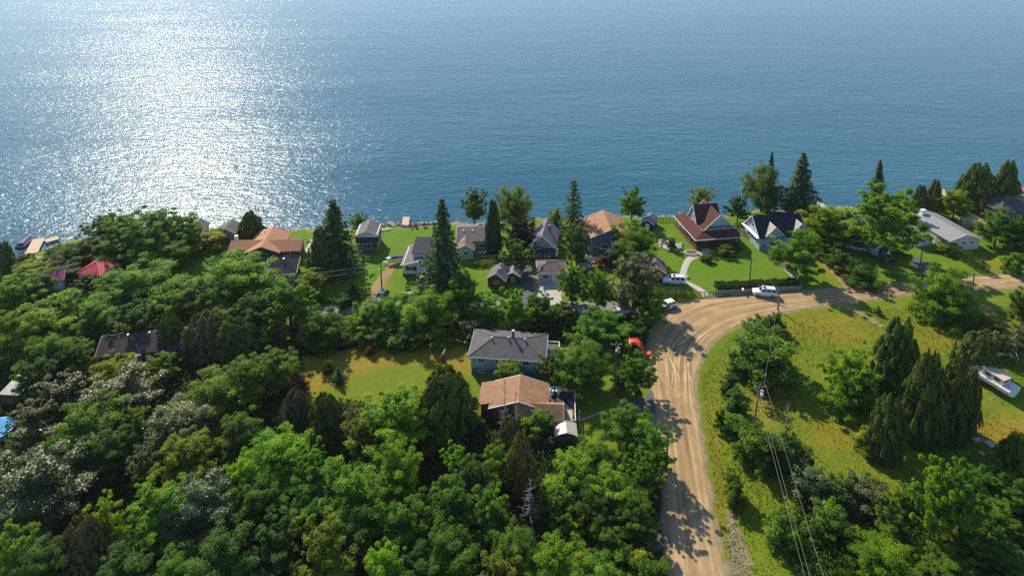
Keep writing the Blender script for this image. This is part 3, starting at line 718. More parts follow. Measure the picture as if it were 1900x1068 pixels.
# --- two red roofs
h = hse('cottage', 'small cottage with bright pinkish-red hip roof half hidden by trees near the left shore', 'cottage', -92.95, 130.29, -8.6)
box(h, 'wall', (0, 0, 0), (5.2, 5.2, 2.9), M_WSID); hip_roof(h, 0, 5.2, 0, 5.2, 2.9, 4.7, M_PINK, .45); window(h, 'f', 1.6, 1.6, 1.0, .9, 0); door(h, 'f', 3.6, .9, 2.0, 0)
g0 = G(97, 540)
h = hse('cottage', 'small building with faded magenta roof peeping over bright trees at far left', 'cottage', g0.x - 2.2, g0.y - .5, 20)
box(h, 'wall', (0, 0, 0), (4.2, 4.2, 2.6), M_WSID); gable_roof(h, 0, 4.2, 0, 4.2, 2.6, 3.9, 'x', plain('magenta_metal_roof', (0.42, 0.10, 0.18), .45, .15, .8, 'metalroof'), M_WSID, .35); window(h, 'f', 2.1, 1.4, .9, .8, 0)

# --- salmon roofed house and its dark garage
h = hse('house', 'large lakeside house with salmon-orange cross-gabled metal roof', 'house', -64.17, 138.37, 3.4)
box(h, 'wall', (0, 1.5, 0), (15.2, 7.0, 3.0), M_DARKW); gable_roof(h, 0, 15.2, 1.5, 7.0, 3.0, 4.35, 'x', M_SALMON, M_DARKW, .6, M_SALMON)
box(h, 'wall', (3.8, .6, 0), (10.8, 10.8, 3.02), M_DARKW); gable_roof(h, 3.8, 10.8, .6, 10.8, 3.05, 4.6, 'y', M_SALMON, M_DARKW, .6, M_SALMON)
window(h, 'f', 12.6, 1.7, 1.3, 1.1, 1.5); window(h, 'f', 7.3, 1.7, 2.2, 1.2, .6, 2); window(h, 'f', 2.0, 1.7, 1.2, 1.1, 1.5)
vents(h, [(5.6, 9.5, 4.2)]); MB().box((-.2, 5.4, 0), (.5, 6.1, 5.0)).build('chimney', M_WHITE, h)
box(h, 'patio', (15.6, 4.6, .03), (18.0, 12.0, .12), M_CONC)
h = hse('garage', 'garage with navy-black hip roof in front of the salmon-roofed house', 'garage', -52.77, 129.69, 10.4)
box(h, 'wall', (0, 0, 0), (6.0, 7.4, 2.7), M_GREYW); hip_roof(h, 0, 6.0, 0, 7.4, 2.75, 4.9, M_NROOF, .5, 2.6, 'x', M_TRIM); door(h, 'f', 3, 2.6, 2.1, 0); vents(h, [(3.6, 3.0, 4.7)])
# --- two grey cottages at the water
for nm, px_, yaw, wd, lab in (('cottage', (420, 449), 3, 4.4, 'grey gabled cottage at the water just left of the salmon roof'), ('cottage', (359, 447), 3, 4.0, 'grey gabled cottage at the water beside a white dock')):
    g0 = G(*px_); h = hse(nm, lab, 'cottage', g0.x - wd / 2, g0.y, yaw)
    box(h, 'wall', (0, 0, 0), (wd, 5.0, 2.7), M_GREYW); gable_roof(h, 0, wd, 0, 5.0, 2.7, 4.1, 'y', M_GROOF, M_GREYW, .35); window(h, 'f', wd * .5, 1.6, 1.0, .9, 0)
# --- small cabin on the left lawn
h = hse('cabin', 'small two-level cabin with grey gable roof and black band on the lakeside lawn', 'cabin', -36.68, 144.90, 1.7)
box(h, 'wall', (0, 0, 0), (5.0, 5.6, 2.4), M_GWOOD); box(h, 'porch_band', (-.08, -.4, 2.4), (5.08, 5.6, 3.9), M_DARKW)
box(h, 'upper_wall', (.0, -.3, 3.9), (5.0, 5.6, 4.7), M_WHITE); gable_roof(h, 0, 5.0, -.3, 5.6, 4.6, 6.0, 'y', M_GROOF, M_WHITE, .35)
box(h, 'porch_floor', (0, -1.2, .25), (5.0, 0, .35), M_GWOOD); rail(h, [(0, -1.15), (5.0, -1.15)], .35, .9, M_GWOOD); window(h, 'f', 2.5, 1.3, 1.5, 1.0, 0); door(h, 'f', 4.2, .85, 2.0, 0, M_BWOOD)
# --- white cottage
h = hse('cottage', 'white cottage with black upper roof beside the tall dark spruce', 'cottage', -23.99, 133.56, -1.7)
box(h, 'wall', (0, 0, .5), (7.4, 8.6, 3.2), M_WSID); box(h, 'foundation', (-.04, -.04, 0), (7.44, 8.64, .5), M_DARKW)
gable_roof(h, 0, 7.4, 0, 8.6, 3.15, 4.2, 'y', M_GROOF, M_WSID, .5)
box(h, 'upper_wall', (2.0, 1.9, 3.2), (7.0, 8.6, 5.0), M_WSID)
MB().slab([(1.7, 1.6, 5.15), (7.2, 1.6, 5.15), (7.2, 8.9, 5.9), (1.7, 8.9, 5.9)], .14).build('upper_roof', M_NROOF, h)
window(h, 'f', 1.9, 2.0, 1.5, 1.0, 0, 2); window(h, 'f', 6.2, 2.0, .8, 1.0, 0); door(h, 'f', 4.7, .95, 2.1, 0, z0=.5)
for x in (.95, 2.85): box(h, 'shutter', (x - .2, -.06, 1.4), (x + .2, -.005, 2.6), M_IRON)
box(h, 'step', (4.0, -1.0, 0), (5.4, -.05, .45), M_CONC)
g0 = G(776, 535)
h = hse('garden_shed', 'little grey shed with steep pointed roof in front of the white cottage', 'shed', g0.x, g0.y, -8)
box(h, 'wall', (0, 0, 0), (2.6, 2.8, 1.9), M_GREYW); gable_roof(h, 0, 2.6, 0, 2.8, 1.9, 3.6, 'y', plain('pale_grey_shingle', (.24, .23, .21), .8, .2, 1.5, 'shingle'), M_GREYW, .35); door(h, 'f', 1.3, 1.0, 1.7, 0, M_DARKW)
# --- grey-brown roofed house
h = hse('house', 'house with stepped grey-brown roofs and a small front gable right of the tall spruce', 'house', -12.69, 144.04, 1.7)
box(h, 'wall', (0, 0, 0), (7.4, 8.6, 3.3), M_GREYW); gable_roof(h, 0, 7.4, 0, 8.6, 3.35, 5.0, 'x', plain('weathered_grey_shingle', (.17, .155, .145), .8, .2, 1.5, 'shingle'), M_GREYW, .4)
box(h, 'wall', (-.1, -3.6, 0), (3.7, .2, 2.9), M_CREAM); gable_roof(h, -.1, 3.7, -3.6, 2.2, 2.9, 4.2, 'y', M_BRROOF, M_CREAM, .4)
window(h, 'f', 2.0, 1.6, .9, .9, -3.6); window(h, 'f', 5.6, 1.7, 1.2, 1.1, 0); vents(h, [(2.2, 5.4, 4.8), (4.4, 5.4, 4.8), (1.2, 3.0, 4.4), (3.4, 3.0, 4.4), (1.2, -1.4, 3.8)], M_WHITE)
box(h, 'deck', (3.9, -3.0, .5), (6.6, -.1, .62), M_GWOOD); rail(h, [(3.9, -3.0), (6.6, -3.0), (6.6, -.1)], .62, .9, M_GWOOD)
# --- two small tan-roofed outbuildings
g0 = G(905, 531); h = hse('outbuilding', 'outbuilding with brown-grey gable roof at the end of the small green lawn', 'outbuilding', g0.x, g0.y, -14)
box(h, 'wall', (0, 0, 0), (3.8, 4.4, 2.4), M_BRICK); gable_roof(h, 0, 3.8, 0, 4.4, 2.4, 3.9, 'y', M_GROOF, M_BRICK, .35); vents(h, [(2.2, 2.2, 3.7)], M_WHITE); window(h, 'f', 1.9, 1.4, .9, .8, 0)
g0 = G(938, 524); h = hse('outbuilding', 'flat dark outbuilding with white gable trim beside the parking yard', 'outbuilding', g0.x, g0.y, -12)
box(h, 'wall', (0, 0, 0), (3.2, 3.4, 2.2), M_DARKW); gable_roof(h, 0, 3.2, 0, 3.4, 2.2, 3.1, 'y', plain('pale_brown_shingle', (.27, .24, .21), .8, .2, 1.5, 'shingle'), M_DARKW, .3); door(h, 'f', 1.6, 1.1, 1.9, 0, M_GREYW)
# --- mauve-roofed house
h = hse('house', 'narrow house with steep mauve-grey roof behind the purple-leaved tree', 'house', 4.20, 141.81, -10.4)
box(h, 'wall', (0, 0, 0), (5.6, 9.0, 3.6), M_GREYW); gable_roof(h, 0, 5.6, 0, 9.0, 3.6, 6.5, 'y', plain('mauve_grey_shingle', (.25, .21, .24), .75, .2, 1.5, 'shingle'), M_GREYW, .45)
MB().box((3.6, 4.6, 4.2), (4.2, 5.2, 6.9)).build('chimney', plain('violet_grey_brick', (.2, .16, .19), .8, .2), h)
box(h, 'porch_wall', (1.0, -2.6, 0), (5.8, 0, 2.5), M_DARKW); MB().slab([(.6, -3.0, 2.5), (6.6, -3.0, 2.5), (6.6, .2, 3.1), (.6, .2, 3.1)], .1).build('porch_roof', M_DARKW, h); window(h, 'f', 4.3, 1.4, 1.1, 1.4, -2.6, 1); window(h, 'f', 2.2, 1.4, .9, 1.3, -2.6)
# --- hip-roofed garage
h = hse('garage', 'cream garage with mauve-brown hip roof beside the parking yard', 'garage', 5.80, 130.81, 0.9)
box(h, 'wall', (0, 0, 0), (5.6, 5.4, 2.6), M_CREAM); hip_roof(h, 0, 5.6, 0, 5.4, 2.65, 4.2, M_MROOF, .4, 2.4, trim=M_TRIM); window(h, 'f', 1.4, 1.5, 1.1, .8, 0, 1); box(h, 'garage_door', (2.8, -.05, .02), (5.2, .03, 2.1), M_WHITE)
# --- slate-blue two-storey house
h = hse('house', 'two-storey slate-blue house with tan-orange gable roof and outside stairs', 'house', 18.39, 141.81, 2.6)
box(h, 'wall', (0, 0, 0), (8.8, 10.6, 5.8), M_NAVY); gable_roof(h, 0, 8.8, 0, 10.6, 5.8, 7.8, 'y', M_TROOF, M_NAVY, .5, plain('grey_trim', (.5, .5, .48), .5, .1))
box(h, 'wall', (-2.1, 4.2, 0), (0, 9.6, 5.3), M_NAVY); MB().slab([(-2.5, 3.8, 5.3), (.3, 3.8, 5.75), (.3, 10.0, 5.75), (-2.5, 10.0, 5.3)], .14).build('side_roof', M_TROOF, h)
window(h, 'f', 5.1, 5.0, 1.5, 1.0, 0, 1); window(h, 'f', 3.1, 2.9, 1.6, 1.2, 0, 1); window(h, 'f', 7.3, 2.9, 1.6, 1.2, 0, 1)
window(h, 'f', -1.6, 3.9, .5, 1.6, 4.2, 0); window(h, 'f', -.6, 3.9, .5, 1.6, 4.2, 0); door(h, 'f', 5.0, .95, 2.1, 0, z0=2.0)
box(h, 'landing', (4.2, -1.4, 1.9), (6.0, -.05, 2.0), M_STEEL); stairs(h, (1.9, -3.6, 0), (4.6, -1.0, 1.95), 1.2, 8, M_STEEL, M_TRIM)
vents(h, [(5.2, 3.5, 7.5), (5.2, 6.0, 7.5), (5.2, 8.2, 7.5)]); box(h, 'terrace', (-2.6, -3.4, .03), (1.6, -.1, .4), M_CONC)
g0 = G(1014, 492)
# --- small buildings near it
g0 = G(1190, 424); h = hse('boathouse', 'little shed with pale curved roof ribs behind the round tree by the water', 'shed', g0.x, g0.y, -25)
box(h, 'wall', (0, 0, 0), (3.0, 4.6, 2.2), M_DARKW); gable_roof(h, 0, 3.0, 0, 4.6, 2.2, 3.2, 'y', plain('slate_grey_roof', (.10, .12, .14), .6, .15, 1, 'metalroof'), M_DARKW, .3); door(h, 'f', 1.5, 1.0, 1.8, 0)
g0 = G(1212, 519); h = hse('garage', 'small garage with tan-brown gable roof next to the parked white car', 'garage', g0.x - 1.2, g0.y, -8)
box(h, 'wall', (0, 0, 0), (3.6, 4.8, 2.4), M_DARKW); gable_roof(h, 0, 3.6, 0, 4.8, 2.4, 3.7, 'y', M_BRROOF, M_DARKW, .35); door(h, 'f', 1.9, 1.8, 2.0, 0, M_IRON)
g0 = G(1074, 503); h = hse('garden_shed', 'narrow grey shed with curved pale roof edge under the power pole trees', 'shed', g0.x, g0.y, -18)
box(h, 'wall', (0, 0, 0), (2.4, 3.4, 2.0), M_GREYW); gable_roof(h, 0, 2.4, 0, 3.4, 2.0, 2.8, 'y', M_GROOF, M_GREYW, .25); door(h, 'f', 1.2, .9, 1.7, 0)

# --- dark-red roofed house with wrap-around porch
h = hse('house', 'house with dark red steep gabled roofs and wrap-around porch roof on the big lawn', 'house', 43.58, 145.25, 8.6)
box(h, 'wall', (2.2, 2.2, 0), (11.0, 12.4, 4.0), M_BRICK)
P0 = [(-.4, -.4, 2.9), (11.2, -.4, 2.9), (11.2, 2.6, 3.9), (2.6, 2.6, 3.9), (2.6, 14.2, 3.9), (-.4, 14.2, 2.9)]
MB().slab([P0[0], P0[1], P0[2], P0[3]], .13).slab([P0[5], P0[0], P0[3], P0[4]], .13).build('porch_roof', M_RROOF, h)
MB().beam((-.45, -.45, 2.82), (11.2, -.45, 2.82), .1, .16).beam((-.45, -.45, 2.82), (-.45, 14.2, 2.82), .1, .16).build('gutter', M_TRIM, h)
for k in range(5): MB().box((-.1 + k * 2.75, -.1, .3), (.05 + k * 2.75, .05, 2.85)).build('porch_post', M_BWOOD, h)
for k in range(4): MB().box((-.1, 3.0 + k * 3.4, .3), (.05, 3.15 + k * 3.4, 2.85)).build('porch_post', M_BWOOD, h)
MB().box((-.3, -.3, 0), (11.2, 2.2, .3)).box((-.3, 2.2, 0), (2.2, 14.0, .3)).build('porch_floor', M_BWOOD, h)
rail(h, [(0, 14), (0, 0), (7.5, 0)], .3, .85, M_BWOOD, pitch=.6)
# front gable (ridge runs back) and a steep left-facing gable
gable_roof(h, 2.6, 11.0, 2.6, 12.2, 3.95, 8.3, 'y', M_RROOF, M_BSID, .35, M_TRIM, over2=.25)
gable_roof(h, 2.6, 8.6, 6.0, 12.0, 3.95, 8.6, 'x', M_RROOF, M_BSID, .3, M_TRIM, over2=.25)
for x in (4.7, 6.9, 9.0):
    window(h, 'f', x, 4.75, .8, .8, 2.6, 0, M_WHITE)
    for s in (-1, 1): box(h, 'shutter', (x + s * .68 - .16, 2.54, 4.3), (x + s * .68 + .16, 2.598, 5.2), M_IRON)
window(h, 'l', 9.0, 5.0, .8, 1.4, 2.6, 1); door(h, 'f', 6.0, 1.0, 2.1, 2.2, M_BWOOD, .3); window(h, 'f', 8.8, 1.8, 1.4, 1.2, 2.2); window(h, 'f', 3.6, 1.8, 1.2, 1.2, 2.2)
stairs(h, (2.2, -2.0, 0), (2.2, -.3, .3), 2.0, 2, M_CONC)
t_ = hse('stone_terrace', 'curved pale stone terrace with boulders left of the dark red house', 'terrace', 37.98, 147.39, 0.0)
rs = np.random.default_rng(3)
for k in range(16):
    a = k / 16 * 4.4 + 2.2; x, y = 2.4 * math.cos(a) + .6 * rs.normal() * .3, 3.0 * math.sin(a); s_ = .35 + .3 * rs.random()
    pts = [[(x + s_ * rr * math.cos(b) * (1 + .15 * rs.normal()), y + s_ * rr * math.sin(b) * (1 + .15 * rs.normal()), z) for b in np.linspace(0, 5.4, 7)] for rr, z in ((1, 0), (1.05, s_ * .6), (.6, s_))]
    MB().loft(pts).build('stone', M_STONE, t_)
MB().slab([(2.0 * math.cos(b), 2.6 * math.sin(b), .12) for b in np.linspace(0, 5.9, 16)], .1).build('paving', M_CONC, t_)
t_ = hse('stone_planter', 'low round stone-edged planter where the curved path meets the porch', 'planter', *G(1283, 470)[:2], 0)
m = MB(); n_ = 20
for i in range(n_):
    a, b = 2 * math.pi * i / n_, 2 * math.pi * (i + .92) / n_
    m.slab([(1.7 * math.cos(a), 1.5 * math.sin(a), .35), (1.7 * math.cos(b), 1.5 * math.sin(b), .35), (1.35 * math.cos(b), 1.15 * math.sin(b), .35), (1.35 * math.cos(a), 1.15 * math.sin(a), .35)][::1], .35)
m.build('stone_edge', M_STONE, t_); MB().slab([(1.33 * math.cos(b), 1.13 * math.sin(b), .25) for b in np.linspace(0, 5.9, 14)], .2).build('soil', M_BWOOD, t_)

# --- pale-blue house with navy roof and dormers
h = hse('house', 'pale blue house with steep navy roof and two pale-roofed dormers', 'house', 58.37, 144.73, 6.9)
box(h, 'wall', (0, 0, 0), (11.4, 8.4, 4.0), M_BSID); gable_roof(h, 0, 11.4, 0, 8.4, 4.0, 8.0, 'x', M_NROOF, M_BSID, .35, M_TRIM)
DORM = plain('pale_dormer_roof', (0.42, 0.40, 0.39), 0.7, 0.12, 1.5, 'shingle')
for x0, x1, zr_, y0 in ((1.4, 5.6, 6.8, -.3), (8.2, 12.4, 7.0, .4)):
    box(h, 'dormer_wall', (x0, y0, 3.2), (x1, 3.0, 4.4), M_BSID)
    gable_roof(h, x0, x1, y0, 4.0, 4.4, zr_, 'y', DORM, M_BSID, .25, M_TRIM, 'dormer_roof')
window(h, 'f', 10.3, 5.1, .8, .8, .4, 0); window(h, 'f', 9.0, 3.8, .7, .8, .4, 0); window(h, 'l', 4.2, 5.4, .9, 1.2, 0, 1); window(h, 'l', 5.6, 2.2, .8, 1.1, 0, 0); window(h, 'l', 2.4, 2.2, .8, 1.1, 0, 0); window(h, 'f', 3.4, 1.8, 1.4, 1.2, 0)
MB().beam((-.5, -.3, 3.7), (-.5, 8.7, 3.7), .9, .12).build('side_canopy', M_TRIM, h); door(h, 'f', 6.6, .95, 2.1, 0)
# --- long light-grey building and small white gabled hut
h = hse('house', 'long building with light grey low gable roof beside the clipped hedge', 'house', 102.85, 144.39, 9.5)
box(h, 'wall', (0, 0, 0), (8.2, 14.5, 3.2), M_CREAM); gable_roof(h, 0, 8.2, 0, 14.5, 3.2, 4.6, 'y', M_LGROOF, M_CREAM, .35, M_TRIM)
for x in (1.8, 4.0, 6.2): window(h, 'f', x, 2.0, .7, .7, 0, 0)
MB().box((2.2, 12.6, 3.4), (3.4, 13.6, 5.6)).build('chimney', M_WHITE, h)
g0 = G(1700, 457); h = hse('cottage', 'small white hut with grey gable in front of the long grey-roofed building', 'cottage', g0.x - .6, g0.y - .3, 9)
box(h, 'wall', (0, 0, 0), (4.4, 4.0, 2.6), M_WSID); gable_roof(h, 0, 4.4, 0, 4.0, 2.6, 4.1, 'y', M_GROOF, plain('grey_green_gable', (.20, .21, .18), .7, .1), .35); window(h, 'f', 2.2, 1.6, .8, .9, 0, 1)
# --- dark house at right edge
h = hse('house', 'dark grey hip-roofed house at the right edge by the water', 'house', 124.44, 157.45, 3.4)
box(h, 'wall', (0, 0, 0), (11.5, 9.0, 4.2), M_DARKW); hip_roof(h, 0, 11.5, 0, 9.0, 4.2, 7.2, M_DGROOF, .5, 4.0); box(h, 'corner_board', (6.9, -.1, .0), (7.3, -.005, 4.1), M_WHITE); window(h, 'f', 4.0, 2.6, 1.8, 1.2, 0, 1); window(h, 'f', 9.2, 2.6, 1.4, 1.2, 0, 1)
box(h, 'wall', (7.4, -3.6, 0), (14, -.02, 2.8), M_CREAM); MB().slab([(7.0, -4.2, 2.8), (14.4, -4.2, 2.8), (14.4, 0, 3.6), (7.0, 0, 3.6)], .14).build('porch_roof', plain('olive_grey_shingle', (.13, .125, .085), .8, .2, 1.5, 'shingle'), h); window(h, 'f', 8.6, 1.6, .8, .8, -3.6)
# --- house glimpsed behind the big tree, grey carport
g0 = G(1585, 437); h = hse('cottage', 'grey cottage mostly hidden behind the big round tree', 'cottage', g0.x - 4, g0.y, 6)
box(h, 'wall', (0, 0, 0), (7, 6, 2.8), M_GREYW); gable_roof(h, 0, 7, 0, 6, 2.8, 4.3, 'x', M_GROOF, M_GREYW, .4); window(h, 'f', 3.5, 1.6, 1.2, 1.0, 0)
g0 = G(1628, 478); h = hse('small_garage', 'small white garage with dark blue door beside the black car', 'garage', g0.x - .3, g0.y + 1.2, 6)
box(h, 'wall', (0, 0, 0), (4.4, 5.2, 2.4), M_WSID); gable_roof(h, 0, 4.4, 0, 5.2, 2.4, 3.5, 'y', M_BRROOF, M_WSID, .35); box(h, 'garage_door', (1.3, -.05, .02), (3.6, .03, 2.1), M_CBLUE)
# --- wooden playhouse on the bank
g0 = G(1786, 424); h = hse('playhouse', 'orange-tan wooden A-frame shelter between the round trees at right', 'playhouse', g0.x, g0.y, 6)
m = MB()
for x in (0, 1.6, 3.2): m.beam((x, 0, 0), (x + .6, .5, 2.4), .14, .14).beam((x + 1.3, 0, 0), (x + .6, .5, 2.4), .14, .14)
m.build('frame', M_TWOOD, h); MB().slab([(.2, .3, 2.5), (4.6, .3, 2.4), (4.9, 3.6, 2.7), (.2, 3.6, 2.7)], .12).build('roof', M_TWOOD, h); MB().box((1.6, 2.2, 0), (4.6, 3.4, 2.35)).build('wall', M_TWOOD, h)

# ------------------------------------------------------------------ vegetation meshes (unit crowns: width 1, height 1, base at z=0)
def leaf_mesh(name, P, Nn, ln, wd, tint, rng, mat=None):
    """leaf-shaped quads at P with normals Nn"""
    n = len(P); Nn = Nn / (np.linalg.norm(Nn, axis=1, keepdims=True) + 1e-9)
    r = rng.normal(size=(n, 3)); a = np.cross(Nn, r); a /= np.linalg.norm(a, axis=1, keepdims=True) + 1e-9
    b = np.cross(Nn, a)
    ln = np.broadcast_to(ln, n)[:, None]; wd = np.broadcast_to(wd, n)[:, None]
    bend = Nn * ln * 0.18
    V = np.stack([P - a * ln * .5 - bend, P - b * wd * .5 + a * ln * .05, P + a * ln * .5 - bend, P + b * wd * .5 + a * ln * .05], 1).reshape(-1, 3)
    F = np.arange(4 * n).reshape(n, 4)
    return mesh_np(name, V, F, mat or M_FOL, [('tint', 'FACE', np.clip(tint, 0, 1.3))])
def sph(rng, n):
    v = rng.normal(size=(n, 3)); return v / np.linalg.norm(v, axis=1, keepdims=True)
def broad_crown(seed, nb=30, per=215, leaf=0.0245, puff=(.042, .085), droop=0.0, zlow=.05, wide=1.0, npb=6):
    """crown of leaf sprays carried on uneven limbs, so the outline is ragged and has gaps"""
    rng = np.random.default_rng(seed); P, Nn, T, L = [], [], [], []
    lob = sph(rng, 5); la = rng.uniform(-.22, .25, 5); a0 = rng.uniform(0, 6.28)
    for b in range(nb):
        f = (b + rng.uniform(0, 1)) / nb
        z0 = zlow + .5 * f; a = a0 + 2.4 * b + rng.normal(0, .3); el = math.radians(min(86, max(-5, 8 + 72 * f ** 1.6 + rng.normal(0, 9))))
        d = np.array([math.cos(a) * math.cos(el), math.sin(a) * math.cos(el), math.sin(el)])
        env = (.47 * wide * math.cos(el) ** .7 + .42 * math.sin(el)) * (1 + float((la * np.exp(4 * (lob @ d - 1))).sum())) * rng.uniform(.78, 1.05)
        lt = rng.uniform(.25, .75); p0 = np.array([0, 0, z0]); sd = np.cross(d, (0, 0, 1)); sd /= np.linalg.norm(sd) + 1e-6
        for k in range(npb + int(3 * (1 - f))):
            t = rng.uniform(.22, 1.0) ** .8; r = rng.uniform(*puff) * (1.25 - .45 * t)
            c = p0 + d * env * t + sd * rng.normal(0, .055) * (.5 + t) + np.array([0, 0, .05 * t * t - droop * .25 * t * t * math.cos(el)]) + rng.normal(0, .018, 3)
            n = int(per * (r / np.mean(puff)) ** 1.7); q = sph(rng, n); rad = r * np.clip(rng.normal(.8, .32, n), .08, 1.8)
            p = c + q * rad[:, None] * np.array([1, 1, .62])
            if droop: p[:, 2] -= droop * rng.random(n) ** 2 * .22
            P.append(p); Nn.append(q * .45 + d * .2 + np.array([0, 0, .6]) + rng.normal(0, .42, (n, 3)))
            T.append(np.full(n, lt + rng.normal(0, .13)) + rng.normal(0, .14, n)); L.append(rng.uniform(.65, 1.4, n))
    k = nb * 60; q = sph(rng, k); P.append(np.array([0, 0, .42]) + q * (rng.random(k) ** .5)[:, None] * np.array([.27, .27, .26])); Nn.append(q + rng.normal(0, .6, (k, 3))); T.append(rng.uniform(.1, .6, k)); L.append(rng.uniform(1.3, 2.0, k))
    P, Nn, T, L = map(np.concatenate, (P, Nn, T, L))
    z0, z1 = np.percentile(P[:, 2], .5), np.percentile(P[:, 2], 99.97); P[:, 2] = np.clip((P[:, 2] - z0) / (z1 - z0), -.02, 1.03)
    P[:, :2] -= (np.percentile(P[:, :2], 1, axis=0) + np.percentile(P[:, :2], 99, axis=0)) / 2
    P[:, :2] *= .5 / np.percentile(np.hypot(P[:, 0], P[:, 1]), 98)
    return leaf_mesh('broad_crown', P, Nn, leaf * L, leaf * .62 * L, T, rng)
def cedar_crown(seed, npl=150, per=190, pw=1.8, spread=1.0):
    """dense evergreen of upright plumes with several tips"""
    rng = np.random.default_rng(seed); P, Nn, T, L = [], [], [], []
    for b in range(npl):
        f = (b + rng.random()) / npl; z = f ** 1.15 * .9; a = 2.4 * b + rng.normal(0, .4)
        e = .42 * (1 - z ** pw) ** .8 * min(1, .7 + 2 * z) * rng.uniform(.76, 1.12) * spread
        h = rng.uniform(.07, .14) * (1 - .35 * z); w_ = rng.uniform(.034, .066); c = np.array([math.cos(a) * e, math.sin(a) * e, z]); lt = rng.uniform(.2, .75)
        n = int(per * (w_ / .05) ** 1.2); q = sph(rng, n); u = rng.random(n); rad = w_ * (1 - u ** 2 * .85) * np.clip(rng.normal(.9, .3, n), .1, 1.7)
        P.append(np.c_[c[0] * (1 - u * h * .6) + q[:, 0] * rad, c[1] * (1 - u * h * .6) + q[:, 1] * rad, c[2] + (u - .25) * h * 1.3 + q[:, 2] * .01])
        Nn.append(np.c_[q[:, 0] + .5 * math.cos(a), q[:, 1] + .5 * math.sin(a), np.full(n, .45)] + rng.normal(0, .35, (n, 3)))
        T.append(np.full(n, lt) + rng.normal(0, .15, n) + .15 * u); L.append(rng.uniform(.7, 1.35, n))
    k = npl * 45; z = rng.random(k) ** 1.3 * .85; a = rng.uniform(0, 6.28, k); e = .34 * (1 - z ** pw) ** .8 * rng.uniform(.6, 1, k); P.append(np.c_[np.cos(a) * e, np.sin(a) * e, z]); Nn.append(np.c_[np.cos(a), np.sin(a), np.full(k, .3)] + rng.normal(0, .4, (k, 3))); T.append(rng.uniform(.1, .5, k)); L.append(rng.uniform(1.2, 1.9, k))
    P, Nn, T, L = map(np.concatenate, (P, Nn, T, L)); P[:, :2] *= .5 / np.percentile(np.hypot(P[:, 0], P[:, 1]), 98.5); P[:, 2] = np.clip(P[:, 2], 0, None) / np.percentile(P[:, 2], 99.95)
    return leaf_mesh('cedar_crown', P, Nn, .03 * L, .017 * L, T, rng, M_FOLC)
def spruce_crown(seed, levels=26, sparse=1.0, pw=.95):
    rng = np.random.default_rng(seed); P, Nn, T, L = [], [], [], []
    for i in range(levels):
        t = (i + rng.uniform(-.2, .2)) / levels; t = min(max(t, 0), .99); R = .5 * (1 - t) ** pw * rng.uniform(.85, 1.1) + .012
        if i < 2: R *= .8
        nb = max(4, int((11 - 5 * t) * sparse)); a0 = rng.uniform(0, 6.28)
        for b in range(nb):
            a = a0 + 2 * math.pi * b / nb + rng.normal(0, .15); rb = R * rng.uniform(.5, 1.15); k = int(12 + 44 * rb / .5)
            s = rng.random(k) ** .7; side = rng.normal(0, .055 * (.35 + rb), k) * (1.25 - s * .8)
            z = t * .97 + .05 * (1 - s) * rb - .16 * rb * s + .05 * s ** 3 * rb + rng.normal(0, .006, k)
            P.append(np.c_[np.cos(a) * s * rb - np.sin(a) * side, np.sin(a) * s * rb + np.cos(a) * side, z])
            Nn.append(np.c_[np.cos(a) * .35 + rng.normal(0, .35, k), np.sin(a) * .35 + rng.normal(0, .35, k), np.full(k, .9)])
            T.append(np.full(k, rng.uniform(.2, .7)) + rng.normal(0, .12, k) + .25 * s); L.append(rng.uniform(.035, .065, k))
    P, Nn, T, L = map(np.concatenate, (P, Nn, T, L)); P[:, 2] = np.clip(P[:, 2], 0, None); P[:, 2] /= P[:, 2].max()
    return leaf_mesh('spruce_crown', P, Nn, L, L * .5, T, rng, M_FOLC)
def trunk_mesh(seed, limbs=7):
    """unit tree skeleton: height 1, limb reach .4"""
    rng = np.random.default_rng(seed); m = MB(); pts = [Vector((0, 0, 0))]
    for k in range(1, 6): pts.append(Vector((rng.normal(0, .012), rng.normal(0, .012), k * .16)))
    rad = [.03, .024, .02, .016, .011, .006]
    for k in range(5): m.bar(pts[k], pts[k + 1], rad[k], rad[k + 1], 7)
    for k in range(limbs):
        z = rng.uniform(.22, .62); a = k * 2.4 + rng.normal(0, .3); p = Vector((0, 0, z)); q = Vector((math.cos(a) * .17, math.sin(a) * .17, z + .14)); e = Vector((math.cos(a + .2) * .33, math.sin(a + .2) * .33, z + .26))
        m.bar(p, q, .013, .009, 5).bar(q, e, .009, .004, 5)
    return m.mesh('trunk', M_BARK)
def conifer_trunk():
    m = MB(); m.bar((0, 0, 0), (0, 0, .5), .018, .012, 7).bar((0, 0, .5), (0, 0, .93), .012, .003, 7); return m.mesh('trunk', M_BARK)
def dead_mesh(seed, n=46, spread=.3):
    rng = np.random.default_rng(seed); m = MB(); m.bar((0, 0, 0), (.01, 0, .5), .016, .011, 6).bar((.01, 0, .5), (0, .01, 1), .011, .003, 6)
    for k in range(n):
        z = rng.uniform(.18, .96); a = rng.uniform(0, 6.28); R = spread * (1.05 - z) * rng.uniform(.5, 1.2); p = Vector((0, 0, z)); q = Vector((math.cos(a) * R, math.sin(a) * R, z + rng.uniform(-.03, .07)))
        m.bar(p, q, .005, .002, 4)
        for _ in range(2):
            s = rng.uniform(.4, .9); c = p + (q - p) * s; m.bar(c, c + Vector((rng.normal(0, .05), rng.normal(0, .05), rng.normal(0, .03))), .0025, .001, 4)
    return m.mesh('branches', M_DEAD)

